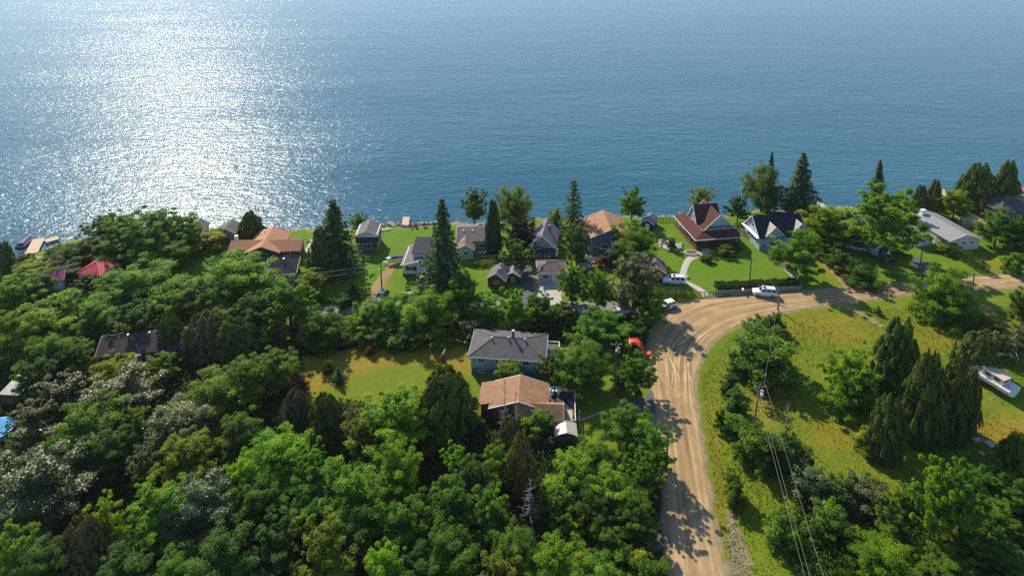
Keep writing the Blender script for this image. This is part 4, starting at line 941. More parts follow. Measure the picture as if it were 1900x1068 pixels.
BROAD = [broad_crown(100 + i, nb=(30, 26, 34, 22, 38, 28)[i % 6], zlow=(.05, .12, .0, .1)[i % 4], wide=(1, .85, 1.1)[i % 3], puff=((.042, .085), (.05, .095), (.036, .075))[i % 3]) for i in range(10)]
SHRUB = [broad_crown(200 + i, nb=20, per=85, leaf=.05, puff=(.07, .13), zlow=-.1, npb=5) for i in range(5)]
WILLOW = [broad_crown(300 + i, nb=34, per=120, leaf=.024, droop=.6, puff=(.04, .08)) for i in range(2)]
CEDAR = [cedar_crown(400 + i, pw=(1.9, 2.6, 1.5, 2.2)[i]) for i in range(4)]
COLUMN = [cedar_crown(450, pw=1.5)]
SPRUCE = [spruce_crown(500 + i, (24, 16, 26)[i], (1.0, .8, 1.1)[i], (.85, .7, 1.0)[i]) for i in range(3)]
TRUNK = [trunk_mesh(600 + i) for i in range(4)]; CTRUNK = conifer_trunk()
DEADM = [dead_mesh(700 + i) for i in range(3)]

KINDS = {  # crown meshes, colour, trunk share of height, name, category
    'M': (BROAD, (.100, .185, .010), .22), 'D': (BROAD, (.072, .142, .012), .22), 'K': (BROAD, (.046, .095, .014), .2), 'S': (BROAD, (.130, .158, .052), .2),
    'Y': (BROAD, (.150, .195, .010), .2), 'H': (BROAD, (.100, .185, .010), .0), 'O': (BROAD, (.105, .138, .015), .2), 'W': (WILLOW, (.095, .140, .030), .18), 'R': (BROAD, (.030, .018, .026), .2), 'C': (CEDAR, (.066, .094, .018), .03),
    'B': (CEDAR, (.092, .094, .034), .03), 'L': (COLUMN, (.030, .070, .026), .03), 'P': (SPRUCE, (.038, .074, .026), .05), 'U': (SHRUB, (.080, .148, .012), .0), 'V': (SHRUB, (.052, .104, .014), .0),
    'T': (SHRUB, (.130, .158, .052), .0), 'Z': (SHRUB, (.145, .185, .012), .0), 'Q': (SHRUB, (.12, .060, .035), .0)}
tree_n = 0
def tree(kind, x, yt, wpx, h, label, group=None):
    """x, yt: photo point of the tree's top; wpx: crown width there; h: height in metres, or the photo row of its foot if above 60"""
    global tree_n
    tree_n += 1; rng = np.random.default_rng(1000 + tree_n)
    if h > 60:
        base = G(x, h); hh = max(0.6, rise(base, yt)); base = G(x, yt, hh); base.z = 0.0
    else:
        h *= .88; hh = h; base = G(x, yt, hh); base.z = 0
    if kind not in 'PLX':                       # a round crown's outline lies above its topmost leaf when seen from above
        th = math.atan2(CAM_H - hh, base.y); bw = wpx / pxm(base) / 2 * (.8 if kind not in 'CB' else .45); ah = min(hh / 2, bw * 1.1 + .5)
        dy = (math.hypot(ah * math.cos(th), bw * math.sin(th)) - ah * math.cos(th)) * pxm(base)
        if h > 60: b2 = G(x, h); hh = max(.6, rise(b2, yt + dy)); base = b2
        else: base = G(x, yt + dy, hh); base.z = 0
    sh = float(shore_y(base.x)) - 1.2
    if base.y > sh: base.y = sh
    wm = wpx / pxm(Vector((base.x, base.y, hh * .6)))
    if kind == 'X':
        r = thing('dead_tree', label, 'tree', base, rng.uniform(0, 6.28), group); o = link('branches', DEADM[tree_n % 3], r); o.scale = (wm * 1.7, wm * 1.7, hh); return r
    meshes, col, tf = KINDS[kind]
    shrub = kind in 'UVTZQ'; con = kind in 'CBLP'
    r = thing('shrub' if shrub else ('conifer_tree' if con else 'broadleaf_tree'), label, 'shrub' if shrub else 'tree', base, rng.uniform(0, 6.28), group)
    c = link('crown', meshes[rng.integers(len(meshes))], r)
    zb = hh * tf if not (shrub or con) else (hh * tf - .05)
    if not shrub and not con and hh > 60: zb = 0
    wx, wy = wm * rng.uniform(.94, 1.08), wm * rng.uniform(.94, 1.08)
    if kind == 'H': zb = -.03 * hh
    elif not (shrub or con): zb = max(.4, min(zb, hh - .72 * wm)) if hh > .75 * wm else .3
    if kind in 'ST': c.material_slots[0].link = 'OBJECT'; c.material_slots[0].material = M_FOLS
    if kind == 'P': wx *= 1.45; wy *= 1.45
    c.scale = (wx, wy, hh - zb); c.location = (0, 0, zb)
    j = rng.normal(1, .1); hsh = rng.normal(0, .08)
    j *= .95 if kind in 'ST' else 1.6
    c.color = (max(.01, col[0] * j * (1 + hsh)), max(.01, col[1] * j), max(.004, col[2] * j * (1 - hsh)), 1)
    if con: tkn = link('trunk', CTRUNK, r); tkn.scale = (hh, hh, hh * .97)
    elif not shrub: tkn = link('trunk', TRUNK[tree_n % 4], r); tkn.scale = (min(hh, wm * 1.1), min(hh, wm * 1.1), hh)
    else: tkn = link('stem', TRUNK[tree_n % 4], r); tkn.scale = (wm * .8, wm * .8, hh)
    return r

TREES = '''
K 185 398 78 9 | thin open-crowned dark tree at the left end of the shore grove
K 130 450 70 5 | low dark tree where the dock meets the shore grove
K 160 506 50 3.5 | dark bush in front of the bright red roofed cottage
K 148 440 80 7 | dark tree at the left foot of the shore grove
D 210 432 100 8 | lower leafy tree in front of the shore grove's left half
D 305 428 110 9 | lower leafy tree in front of the shore grove's right half
D 66 505 64 5 | small green tree left of the magenta roof
K 40 468 44 5 | dark tree beside the far-left boat wall
D 228 392 95 11 | leafy tree between the thin dark tree and the tallest of the left shore grove
D 288 383 130 13 | tallest and widest tree of the left shore grove
D 338 389 72 12 | right-hand tree of the left shore grove, leaning top beside the white dock
K 112 468 105 5 | dark rounded tree in front of the stone boat wall at left
V 103 452 42 2.5 | small dark bush at the foot of the wooden dock
Y 52 482 75 5 | yellow-green low tree beside the grassy bank at far left
C 6 448 34 8 | dark conifer cut by the left edge at the shoreline
M 22 508 90 8 | bright green tree at the left edge above the magenta roof
K 198 502 44 4 | dark tree hugging the bright red roof
M 252 488 150 10 | broad bright green tree right of the bright red roof
D 200 520 80 8 | mid-green tree below the bright red roof
M 325 525 105 9 | bright tree left of the big feathery one before the salmon house
M 432 468 160 11 | big feathery bright tree in front of the salmon-roofed house
Z 385 428 66 5 | yellow-green bush between the grey cottages and the salmon roof
C 467 392 50 442 | dark egg-shaped conifer at the water behind the salmon roof
D 540 512 100 608 | tree with a bare visible trunk left of the grey lane
Y 580 500 62 6 | light yellowish tree below the navy garage roof
D 505 548 60 7 | small tree tucked left of the bare-trunked one
M 95 540 165 10 | big bright green dome below the magenta roof
M 15 572 100 11 | bright green tree at the left edge beside the big dome
M 88 612 115 9 | bright domed tree above the brown shed
D 180 555 85 8 | mid-green tree right of the big dome at left
K 245 560 95 9 | shadowy tree behind the dark-roofed long house
K 132 632 80 8 | dark tree at the left end of the long dark roof
C 312 580 52 9 | narrow dark conifer at the right end of the long dark roof
B 375 578 95 9 | olive-brown conifer right of the long dark roof
C 432 590 85 8 | dark conifer clump behind the olive-brown one
K 480 535 95 9 | deep green tree behind the lane bend at left centre
Z 490 602 42 4 | small yellow-green bush at the field corner left
Y 208 654 90 6 | yellow-green tree in front of the long dark roof, left
M 296 652 62 6 | bright tree in front of the long dark roof, right
K 60 660 80 9 | dark tree standing right behind the brown shed
K 370 520 95 9 | dark green tree under the big feathery one
D 420 560 85 7 | mid-green tree left of the lane bend
P 617 372 86 500 | large ragged conifer on the lawn left of the small cabin
C 600 420 60 505 | dark conifer sharing the lawn with the large ragged one
D 666 394 36 429 | small green tree behind the small cabin
V 655 525 24 553 | small dark rounded evergreen beside the wooden gate
P 820 370 84 543 | tallest dark spruce beside the white cottage
K 881 343 52 411 | dark rounded tree with short trunk at the water, centre
L 915 370 34 468 | dark columnar conifer between two lakeside houses
W 952 340 82 432 | tall light green tree at the water behind the purple one
R 968 402 62 468 | purple-leaved tree beside the mauve-roofed house
D 958 445 60 503 | leafy tree below the purple-leaved one
Z 1030 385 32 418 | bright yellow-green bush at the water left of the dark spruce
P 1065 336 50 440 | dark layered spruce left of the slate-blue house
L 1031 402 15 440 | slim small conifer beside the mauve-roofed house
K 1070 412 48 500 | dark ivy-like tree below the layered spruce
D 1172 346 54 412 | round green tree at the water right of the slate-blue house
H 1168 412 98 478 | broad round tree covering the front of the slate-blue house
Q 1120 470 40 492 | rust-brown shrub by the outside stairs
M 1062 492 64 562 | yellow-green tree right of the cream garage
M 1108 498 62 575 | bright tree left of the silvery willow-like one
S 1175 474 105 578 | silvery willow-like tree beside the junction
M 1210 538 62 602 | bright small tree at the junction in front of the white hatchback
D 600 572 92 640 | dark round-topped tree at the left of the field hedge
D 680 560 72 612 | second tree of the field hedge, left of centre
M 727 545 80 608 | bright tree of the field hedge below the gate
M 795 540 110 612 | widest bright tree of the field hedge
D 862 506 72 590 | tree left of the brown-grey outbuilding
U 662 600 58 632 | low shrub at the field edge under the second hedge tree
V 705 598 66 634 | dark low shrub at the field edge left of centre
V 758 598 76 636 | dark wide shrub at the field edge under the widest hedge tree
U 815 600 66 634 | green low shrub at the field edge near the bungalow
T 875 592 55 630 | silvery shrub at the right end of the field hedge
K 835 572 62 606 | dark tree between the widest hedge tree and the silvery shrub
M 955 532 75 615 | bright tree behind the bungalow roof's left half
D 905 545 60 610 | small tree left of the bright one behind the bungalow
D 1005 546 75 602 | tree behind the bungalow below the cream garage
T 960 590 55 622 | silvery shrub right behind the bungalow roof
V 1045 560 50 590 | dark shrub at the end of the concrete apron
D 1120 574 118 640 | wide dark green tree left of the junction
K 1182 588 52 630 | dark tree behind the red tarp
V 640 545 40 566 | low dark bush left of the wooden gate
U 770 545 50 562 | green bush by the lane right of the dark blue car
U 945 667 66 716 | neat light green rounded shrub in front of the bungalow wall
D 1080 632 104 722 | round bright tree at the bungalow deck
K 1024 654 52 712 | dark tree at the bungalow's right corner
D 1180 655 80 735 | round tree between the grey power pole and the road
V 1150 690 35 720 | low shrub at the foot of the grey power pole
Q 686 641 15 658 | tiny brown shrub alone on the dry field
P 627 682 26 708 | tiny dark spruce on the dry field
V 610 668 22 690 | small dark bush left of the tiny spruce on the dry field
Q 553 690 44 726 | rust-brown shrub at the left edge of the dry field
M 400 682 140 9 | bright spreading tree left of the dry field
D 505 642 90 8 | mid-green tree at the upper left corner of the dry field
O 455 660 90 9 | olive-green tree behind the bright spreading one
C 825 678 130 12.5 | massive black-green conifer left of the orange-brown roof
M 728 714 150 10 | bright lobed tree just below the dry field
C 602 728 76 9 | dark pointed conifer below the dry field's left end
B 545 722 66 8 | brownish conifer left of the dark pointed one
O 668 765 80 7 | olive tree between the dark pointed conifer and the bright lobed tree
X 936 704 34 803 | bare dead spruce in front of the orange-brown roof, left of two
X 957 712 28 806 | bare dead spruce in front of the orange-brown roof, right of two
B 945 770 55 7 | brown thinning conifer under the dead spruces
U 1000 764 60 812 | leafy bush left of the garden shed
D 1162 745 98 832 | round tree right of the stepping-stone path
D 1212 782 72 882 | tree at the road edge below the asphalt driveway
M 1105 812 85 6 | bright tree right of the garden shed's back
S 215 674 155 8.5 | silver-leaved tree below the long dark roof
S 100 692 115 9 | silver-leaved tree right of the brown shed
S 60 740 90 8 | silver-leaved tree above the blue pool
D 148 735 145 10 | large green tree between silver ones at left
S 332 738 130 9 | silver-leaved tree left of the bright spreading one
M 250 752 60 8 | small bright tree between two silver ones
S 62 812 200 10 | biggest silver-leaved tree at the left edge
K 205 790 90 8 | dark hollow tree right of the large green one
Y 345 803 115 9 | yellow-green tree under the middle silver one
S 262 822 62 8 | small silver-leaved tree in the dark hollow
Y 190 912 66 9 | small yellow-green tree left of the lower bright one
M 292 886 130 10 | bright tree low at left, next to a silver one
S 372 880 135 10 | silver-leaved tree low at left, right of the bright one
B 145 955 85 9 | brown-green conifer at the lower left
D 22 962 80 9 | tree cut by the lower left corner
K 70 1000 110 8 | dark tree on the bottom edge at far left
K 230 1005 120 8 | dark tree on the bottom edge below the yellow-green one
K 400 985 120 8 | dark tree on the bottom edge below the silver one
D 330 1025 100 7 | mid-green tree on the bottom edge between two dark ones
O 440 760 80 9 | olive tree right of the bright spreading one's foot
M 455 835 85 10 | bright tree at the top left of the central wood
M 512 798 125 10 | bright tree above the central wood's middle
D 480 872 110 9 | mid-green tree in the left of the central wood
M 572 822 95 10 | bright tree left of the widest one in the central wood
M 655 850 150 11 | widest bright tree of the central wood
M 732 815 95 11 | bright upright-lobed tree right of the widest one
D 560 885 100 9 | mid-green tree below the widest one's left side
O 602 944 125 11 | tall olive-green tree rising from the bottom edge
M 716 1008 92 9 | bright rounded tree on the bottom edge, centre
D 742 918 105 9 | shaded green tree below the widest one's right side
D 822 888 110 9 | green tree left of the dead grey spruce
K 660 930 100 8 | dark tree behind the tall olive-green one
K 500 960 120 8 | dark tree left of the tall olive-green one
D 835 980 110 8 | green tree on the bottom edge right of the rounded bright one
K 780 1010 90 7 | dark tree on the bottom edge beside the rounded bright one
K 880 850 90 8 | dark gap-filling tree below the black-green conifer
M 848 822 60 7 | small bright tree under the black-green conifer's right
B 966 800 58 11 | tall brown-olive conifer in front of the garden shed
X 984 888 60 8 | grey dead spruce with drooping twigs in the lower wood
M 925 818 62 7 | bright tree left of the tall brown-olive conifer
D 905 900 95 8 | green tree left of the grey dead spruce
M 1058 842 112 7 | bright tree below the garden shed
M 1140 862 92 7 | bright tree right of the one below the shed
D 1198 832 80 8 | tree leaning over the road edge below the driveway
D 1035 905 85 6 | mid-green tree below the bright one under the shed
K 1100 905 85 6 | dark tree in the thicket left of the road
D 1175 915 90 6 | tree in the thicket whose shadow falls across the road
Y 1060 945 70 4 | yellow-green young tree in the thicket clearing
D 955 975 95 8 | green tree below the grey dead spruce
M 1030 990 130 8 | big bright tree on the bottom edge left of the road
D 1130 968 80 5 | small tree beside the gravel patch
U 1150 1010 50 3 | low shrub on the gravel patch
O 930 1025 110 8 | olive tree on the bottom edge left of the big bright one
D 1110 1032 110 6 | tree on the bottom edge between the big bright one and the road
Z 1185 1022 55 3.5 | yellowish shrub by the road at the bottom
D 1218 1030 78 5 | dark green bush overhanging the road at the bottom
V 1408 588 74 625 | upper shrub of the roadside group at the bend
V 1436 578 44 612 | small round shrub touching the upper roadside one
U 1415 618 128 697 | biggest rounded shrub inside the road bend
V 1372 640 50 690 | shrub attached to the left of the biggest rounded one
T 1418 696 30 728 | small greyish sapling below the biggest rounded shrub
V 1355 696 42 728 | first shrub of the verge chain below the bend
V 1365 724 48 762 | second shrub of the verge chain
V 1336 754 24 797 | slim shrub of the verge chain nearest the road
U 1362 768 52 808 | fourth shrub of the verge chain
U 1395 788 85 850 | left half of the large thicket around the near power pole
V 1450 795 92 868 | right half of the large thicket around the near power pole
X 1464 742 30 805 | bare twiggy dead shrub rising from the large thicket
Z 1357 862 38 912 | yellow-green sapling alone on the verge
V 1365 895 40 938 | dark shrub just below the yellow-green sapling
C 1655 588 84 730 | tall dark conifer with rounded top in the meadow
H 1568 635 112 752 | bright broadleaf tree left of the tall dark conifer
H 1600 680 75 752 | green tree at the foot of the tall dark conifer
C 1705 650 88 815 | dark conifer at the centre of the meadow group
C 1757 660 74 812 | dark conifer right of the meadow group's centre
B 1790 682 46 800 | brownish-green conifer nearest the cabin cruiser
C 1640 728 66 850 | lower left conifer of the meadow group
Z 1605 792 46 838 | yellow-leaved sapling at the lower left conifer
C 1808 614 80 690 | dark conifer behind the cabin cruiser
H 1748 494 118 585 | big bright bushy tree beside the road at right
V 1832 590 52 622 | dark shrub right of the big bushy roadside tree
K 1893 530 55 612 | dark tree cut by the right edge at the road
T 1850 612 60 660 | pale shrub behind the cabin cruiser
T 1893 605 55 650 | pale shrub at the right edge above the cabin cruiser
V 1628 568 16 582 | tiny shrub on the meadow near the footpath
M 1722 848 90 1010 | left half of the tall trunked tree at lower right
D 1775 852 95 1012 | right half of the tall trunked tree at lower right
D 1838 850 95 5 | leafy tree right of the tall trunked one
C 1890 800 62 7 | conifer at the right edge below the yellow clearing
D 1885 880 75 5.5 | tree at the right edge below the conifer
D 1850 925 90 4 | mid-green tree low at the right edge
O 1800 960 95 4 | olive tree on the lower right slope
M 1648 992 118 4.2 | bright green rounded tree on the bottom edge at right
D 1760 1010 105 3.6 | tree on the bottom edge right of the rounded bright one
K 1870 990 100 4.5 | dark tree in the lower right corner
T 1500 868 78 928 | grey-green shrub at the top of the lower meadow thicket
V 1545 882 70 935 | dark shrub in the top row of the lower meadow thicket
T 1600 882 80 940 | silvery spreading shrub with fallen poles in the lower thicket
U 1450 950 66 1005 | green shrub left of the lower thicket under the wires
U 1540 935 72 990 | bright shrub in the middle of the lower thicket
Z 1575 965 50 1000 | yellow-green shrub at the lower thicket's foot
V 1640 935 60 985 | dark shrub at the right of the lower thicket
U 1680 900 50 950 | shrub between the lower thicket and the tall trunked tree
V 1510 960 50 1000 | small dark shrub in front of the lower thicket
W 1412 300 82 392 | pale willow-like tree at the water behind the navy-roofed house
P 1433 282 30 388 | slim spruce top rising above the pale willow-like tree
P 1492 284 68 402 | tall fan-branched pine at the water
W 1297 340 50 392 | light green tree at the water behind the dark red roof
K 1368 362 46 412 | dark round tree between the dark red and navy roofs
M 1638 345 158 487 | great round tree with a forked trunk near the drive
Y 1528 380 95 452 | yellow-green hedge-like tree left of the great round tree
D 1575 395 70 455 | green tree between the hedge-like one and the great round tree
P 1634 297 44 400 | dark conifer top behind the great round tree
C 1704 342 30 396 | left of the twin dark conifers by the water
C 1729 332 32 396 | right of the twin dark conifers by the water
C 1808 302 66 388 | big dark rounded conifer at the water, left of the pair
C 1860 297 46 388 | big dark rounded conifer at the water, right of the pair
Y 1768 350 54 408 | bright small tree behind the long grey roof
D 1845 385 82 458 | round dark green tree before the dark house at right
M 1475 424 96 514 | round bright tree whose shadow falls on the road
V 1560 462 60 500 | dark shrub along the drive below the red pickup
V 1600 492 76 526 | spreading dark shrub at the drive entrance
V 1530 452 40 480 | shrub left of the drive beside the red pickup
U 1882 470 42 508 | round shrub at the right edge by the yard
U 1750 452 26 470 | small shrub at the head of the clipped hedge
V 1245 440 22 462 | small dark shrub on the lawn left of the dark red house
V 1310 470 26 484 | low dark shrub at the porch corner of the dark red house
V 1350 455 34 474 | shaded shrub under the porch of the dark red house
U 700 575 36 600 | small bush by the lane below the wooden gate
P 1900 395 40 460 | dark spruce at the right edge by the dark house
K 1880 400 50 462 | dark tree in the shade left of the edge spruce
'''
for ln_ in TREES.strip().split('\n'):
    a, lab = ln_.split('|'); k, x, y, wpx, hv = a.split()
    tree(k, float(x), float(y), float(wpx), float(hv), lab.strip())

# low growth on the wood's floor and long grass in the meadow: nobody could count it
def scatter(name, polys_px, n, size, upright, zoff, cat_label, cols, seed, avoid=None):
    rng = np.random.default_rng(seed); out = []
    allp = [[(p.x, p.y) for p in GP(px)] for px in polys_px]
    xs0 = min(p[0] for q in allp for p in q); xs1 = max(p[0] for q in allp for p in q); ys0 = min(p[1] for q in allp for p in q); ys1 = max(p[1] for q in allp for p in q)
    PXs = rng.uniform(max(xs0, -140), min(xs1, 150), n); PYs = rng.uniform(max(ys0, 40), ys1, n)
    ok = np.zeros(n, bool)
    for q in allp: ok |= in_poly(PXs, PYs, q)
    ok &= ~in_poly(PXs, PYs, ROADPOLY) & (poly_dist(PXs, PYs, ROADPOLY) > .7)
    if avoid is not None: ok &= avoid(PXs, PYs)
    PXs, PYs = PXs[ok], PYs[ok]; k = len(PXs)
    cl = vnoise(PXs * .5, PYs * .5, seed) * .5 + .5
    P = np.c_[PXs, PYs, zoff * rng.random(k) * (0.4 + cl)]
    Nn = np.c_[rng.normal(0, 1, (k, 2)), np.full(k, upright)]
    s = size * rng.uniform(.6, 1.5, k)
    me = leaf_mesh(name, P, Nn, s, s * .6, rng.uniform(.3, .7, k) * .6 + cl * .25, rng)
    o = link(name, me); o.color = (*cols, 1); tag(o, cat_label, 'plants', None, 'stuff'); return o
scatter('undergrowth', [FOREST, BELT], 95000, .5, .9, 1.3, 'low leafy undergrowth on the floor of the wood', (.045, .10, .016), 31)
scatter('undergrowth', [WOOD2], 26000, .45, .9, 1.1, 'low leafy growth among the shrubs at lower right', (.06, .115, .016), 32)
MEAD = [(1306, 1120), (1330, 960), (1312, 800), (1302, 700), (1350, 632), (1500, 590), (1640, 572), (1960, 570), (2000, 1120)]
scatter('meadow_grass', [MEAD], 70000, .22, 1.3, .10, 'long uneven grass of the meadow and road verge at right', (.140, .215, .009), 33)

# ------------------------------------------------------------------ vehicles
def make_car(label, px, yaw, paint, style='suv', name='parked_car', cat='car', group=None):
    g0 = G(*px); root = thing(name, label, cat, (g0.x, g0.y, .045 if style != 'x' else 0), D(yaw), group)
    L, W2, H = {'suv': (4.8, .94, 1.78), 'sedan': (4.5, .88, 1.45), 'hatch': (4.1, .88, 1.5), 'pickup': (5.3, .96, 1.8)}[style]
    a = L / 2
    def sec(x, zb, zm, zt, wb, wm, wt): return [(x, -wb, zb), (x, -wm, zm), (x, -wt, zt), (x, wt, zt), (x, wm, zm), (x, wb, zb)]
    hood = {'suv': 1.08, 'sedan': .92, 'hatch': .95, 'pickup': 1.1}[style]; belt = hood
    body = [sec(-a, .42, .6, hood * .78, W2 * .8, W2 * .86, W2 * .74), sec(-a + .25, .3, .65, hood * .9, W2 * .94, W2 * .97, W2 * .84), sec(-a + 1.25, .28, .7, hood, W2 * .97, W2, W2 * .9),
            sec(0, .26, .7, belt, W2 * .97, W2, W2 * .92), sec(a - .8, .28, .7, belt, W2 * .97, W2, W2 * .92), sec(a - .1, .36, .7, belt * .98, W2 * .93, W2 * .95, W2 * .86), sec(a, .45, .7, belt * .9, W2 * .85, W2 * .88, W2 * .8)]
    MB().loft(body).build('body', paint, root, .05)
    f0, f1, r1, r0 = {'suv': (-a + 1.2, -a + 1.95, a - .35, a - .08), 'sedan': (-a + 1.3, -a + 2.0, a - 1.5, a - .75), 'hatch': (-a + 1.0, -a + 1.75, a - .7, a - .12), 'pickup': (-a + 1.4, -a + 2.0, -a + 3.2, -a + 3.4)}[style]
    wt = W2 * .74; wb = W2 * .9
    cab = [[(f0, -wb, belt - .04), (f0, wb, belt - .04), (r0, wb, belt - .04), (r0, -wb, belt - .04)], [(f1, -wt, H), (f1, wt, H), (r1, wt, H), (r1, -wt, H)]]
    cb = MB().loft(cab).build('cabin', paint, root, .05)
    def lerp(p, q, t): return tuple(p[i] + (q[i] - p[i]) * t for i in range(3))
    def pane(q, n, off=.015):
        n = Vector(n).normalized() * off; c = [Vector(p) + n for p in q]; ce = sum(c, Vector()) / 4
        MB().add([ce + (p - ce) * .88 for p in c] + [ce + (p - ce) * .88 - n * 2 for p in c], [(0, 1, 2, 3), (7, 6, 5, 4), (0, 4, 5, 1), (1, 5, 6, 2), (2, 6, 7, 3), (3, 7, 4, 0)]).build('window', M_GLASS, cb)
    b_, t_ = cab
    pane([lerp(b_[0], t_[0], .12), lerp(b_[1], t_[1], .12), lerp(b_[1], t_[1], .95), lerp(b_[0], t_[0], .95)], (-1, 0, .8))
    pane([lerp(b_[3], t_[3], .2), lerp(b_[2], t_[2], .2), lerp(b_[2], t_[2], .92), lerp(b_[3], t_[3], .92)], (1, 0, .3))
    nseg = 3 if style == 'suv' else (2 if style != 'pickup' else 1)
    for s, (i, j) in ((-1, (0, 3)), (1, (1, 2))):
        for k in range(nseg):
            u0, u1 = k / nseg, (k + 1) / nseg
            lo0, lo1 = lerp(b_[i], b_[j], u0 * .96 + .04), lerp(b_[i], b_[j], u1 * .96 + .0); hi0, hi1 = lerp(t_[i], t_[j], u0), lerp(t_[i], t_[j], u1)
            pane([lerp(lo0, hi0, .15), lerp(lo1, hi1, .15), lerp(lo1, hi1, .9), lerp(lo0, hi0, .9)], (0, s, .25))
    if style == 'pickup': MB().box((r0 + .12, -W2 * .78, belt - .1), (a - .15, W2 * .78, belt + .02)).build('cargo_bed', M_IRON, root)
    if style == 'suv':
        for s in (-1, 1): MB().bar((f1 + .2, s * wt * .9, H + .05), (r1 - .2, s * wt * .9, H + .05), .03).build('roof_rail', M_STEEL, cb)
        MB().box((f1 + .15, -.4, H + .003), (f1 + .75, .4, H + .012)).build('sunroof', M_GLASS, cb)
    for x in (-a + .9, a - .95):
        for s in (-1, 1):
            wh = MB().bar((x, s * (W2 - .2), .34), (x, s * (W2 + .015), .34), .35, n=16).build('wheel', M_RUB, root); MB().bar((x, s * (W2 + .0), .34), (x, s * (W2 + .03), .34), .21, n=12).build('rim', M_STEEL, wh)
    for s in (-1, 1):
        MB().box((-a - .01, s * W2 * .58 - .17, .62), (-a + .15, s * W2 * .58 + .17, .78)).build('headlight', M_LENS, root); MB().box((a - .12, s * W2 * .7 - .09, .72), (a + .015, s * W2 * .7 + .09, .95)).build('tail_light', M_TAIL, root)
        MB().box((f0 + .25, s * (W2 + .02) - .09, belt), (f0 + .37, s * (W2 + .02) + .09, belt + .15)).build('mirror', paint, root)
    MB().box((-a - .02, -.5, .42), (-a + .06, .5, .56)).build('grille', M_IRON, root)
    return root
make_car('white sport utility car driving on the dirt road before the hedge wall', (1418, 548), 178 - 8, M_CWHITE, 'suv', 'sport_utility_car')
bpy.data.objects['sport_utility_car'].location.z = .12
bpy.data.objects['sport_utility_car'].rotation_euler.z = D(-9)
make_car('white parked station wagon at the end of the curved concrete path', (1250, 525), -6, M_CWHITE, 'suv')
make_car('white hatchback parked at the left side of the junction', (1238, 571), 25, M_CWHITE, 'hatch')
make_car('pale car on the lane hidden behind trees, left of two', (1094, 582), 5, M_CSILV, 'sedan')
make_car('pale car on the lane hidden behind trees, right of two', (1158, 580), 5, M_CWHITE, 'sedan')
make_car('silver-white sedan parked left of the great round tree', (1588, 463), -25, M_CSILV, 'sedan')
make_car('black car parked on the asphalt drive by the small white garage', (1653, 484), 4, M_CBLACK, 'suv')
make_car('dark red pickup under the trees at the head of the dirt drive', (1526, 484), -62, M_CRED, 'pickup', 'pickup_truck', 'truck')
make_car('dark blue car parked at the right of the wooden gate', (708, 555), 70, M_CBLUE, 'hatch')

# ------------------------------------------------------------------ boats
def hull(root, L, W2, zb, zt, mat, name='hull', bow=.45):
    secs = []
    for k in range(9):
        t = k / 8; x = -L / 2 + L * t; wv = W2 * (1 - max(0, (t - bow) / (1 - bow)) ** 2.2 * .97); kz = zb + (zt - zb) * .65 * max(0, (t - .6) / .4) ** 2; zz = zt + .18 * t ** 2
        secs.append([(x, -wv, zz), (x, -wv * .86, (zz + kz) / 2), (x, 0, kz), (x, wv * .86, (zz + kz) / 2), (x, wv, zz)])
    return MB().loft(secs).build(name, mat, root, .03)
def trailer(root, L, z):
    MB().box((-L * .45, -.7, z - .3), (L * .3, -.6, z - .2)).box((-L * .45, .6, z - .3), (L * .3, .7, z - .2)).box((-L * .3, -.75, z - .32), (-L * .25, .75, z - .2)).beam((L * .3, -.65, z - .25), (L * .62, 0, z - .25), .1, .1).beam((L * .3, .65, z - .25), (L * .62, 0, z - .25), .1, .1).build('trailer_frame', M_STEEL, root)
    for s in (-1, 1):
        wh = MB().bar((-L * .2, s * .85, .3), (-L * .2, s * 1.05, .3), .3, n=14).build('wheel', M_RUB, root); MB().bar((-L * .2, s * 1.04, .3), (-L * .2, s * 1.07, .3), .16, n=10).build('rim', M_STEEL, wh)
    MB().bar((L * .55, 0, 0), (L * .55, 0, z - .2), .05).build('jockey_stand', M_STEEL, root)
g0 = G(737, 487); r = thing('motorboat', 'white motorboat with dark cover on a trailer at the end of the dirt drive', 'boat', (g0.x, g0.y, 0), D(195))
hull(r, 5.2, 1.05, .55, 1.35, M_GEL); trailer(r, 5.2, .85)
MB().loft([[(-2.3, -.85, 1.4), (-2.3, .85, 1.4), (1.6, .6, 1.5), (1.6, -.6, 1.5)], [(-1.9, -.55, 1.6), (-1.9, .55, 1.6), (.9, .4, 1.85), (.9, -.4, 1.85)]]).build('cover', M_CANV, r)
MB().add([(.9, -.75, 1.45), (.9, .75, 1.45), (.5, .65, 1.9), (.5, -.65, 1.9)], [(0, 1, 2, 3)]).build('windscreen', M_GLASS, r); MB().box((-2.85, -.2, .7), (-2.55, .2, 1.6)).build('outboard_motor', M_IRON, r)

g0 = G(1868, 722); r = thing('cabin_cruiser', 'old white cabin cruiser standing on blocks in the meadow at right', 'boat', (g0.x - 2.6, g0.y + 1.3, 0), D(114)); r.scale = (1.0, 1.06, 1.0)
hull(r, 8.6, 1.5, .5, 2.0, M_GEL); secs = []
MB().slab([(-4.2, -1.4, 2.0), (.2, -1.44, 2.04), (4.0, -.25, 2.16), (4.0, .25, 2.16), (.2, 1.44, 2.04), (-4.2, 1.4, 2.0)][::1], .06).build('deck', M_GEL, r)
MB().loft([[(-2.9, -1.05, 2.03), (-2.9, 1.05, 2.03), (.7, 1.0, 2.05), (.7, -1.0, 2.05)], [(-2.9, -.98, 3.15), (-2.9, .98, 3.15), (.4, .9, 3.2), (.4, -.9, 3.2)]]).build('cabin', M_GEL, r, .04)
MB().slab([(-3.2, -1.15, 3.25), (.6, -1.05, 3.3), (.6, 1.05, 3.3), (-3.2, 1.15, 3.25)], .08).build('cabin_roof', plain('tan_roof_paint', (.55, .44, .32), .5, .15), r)
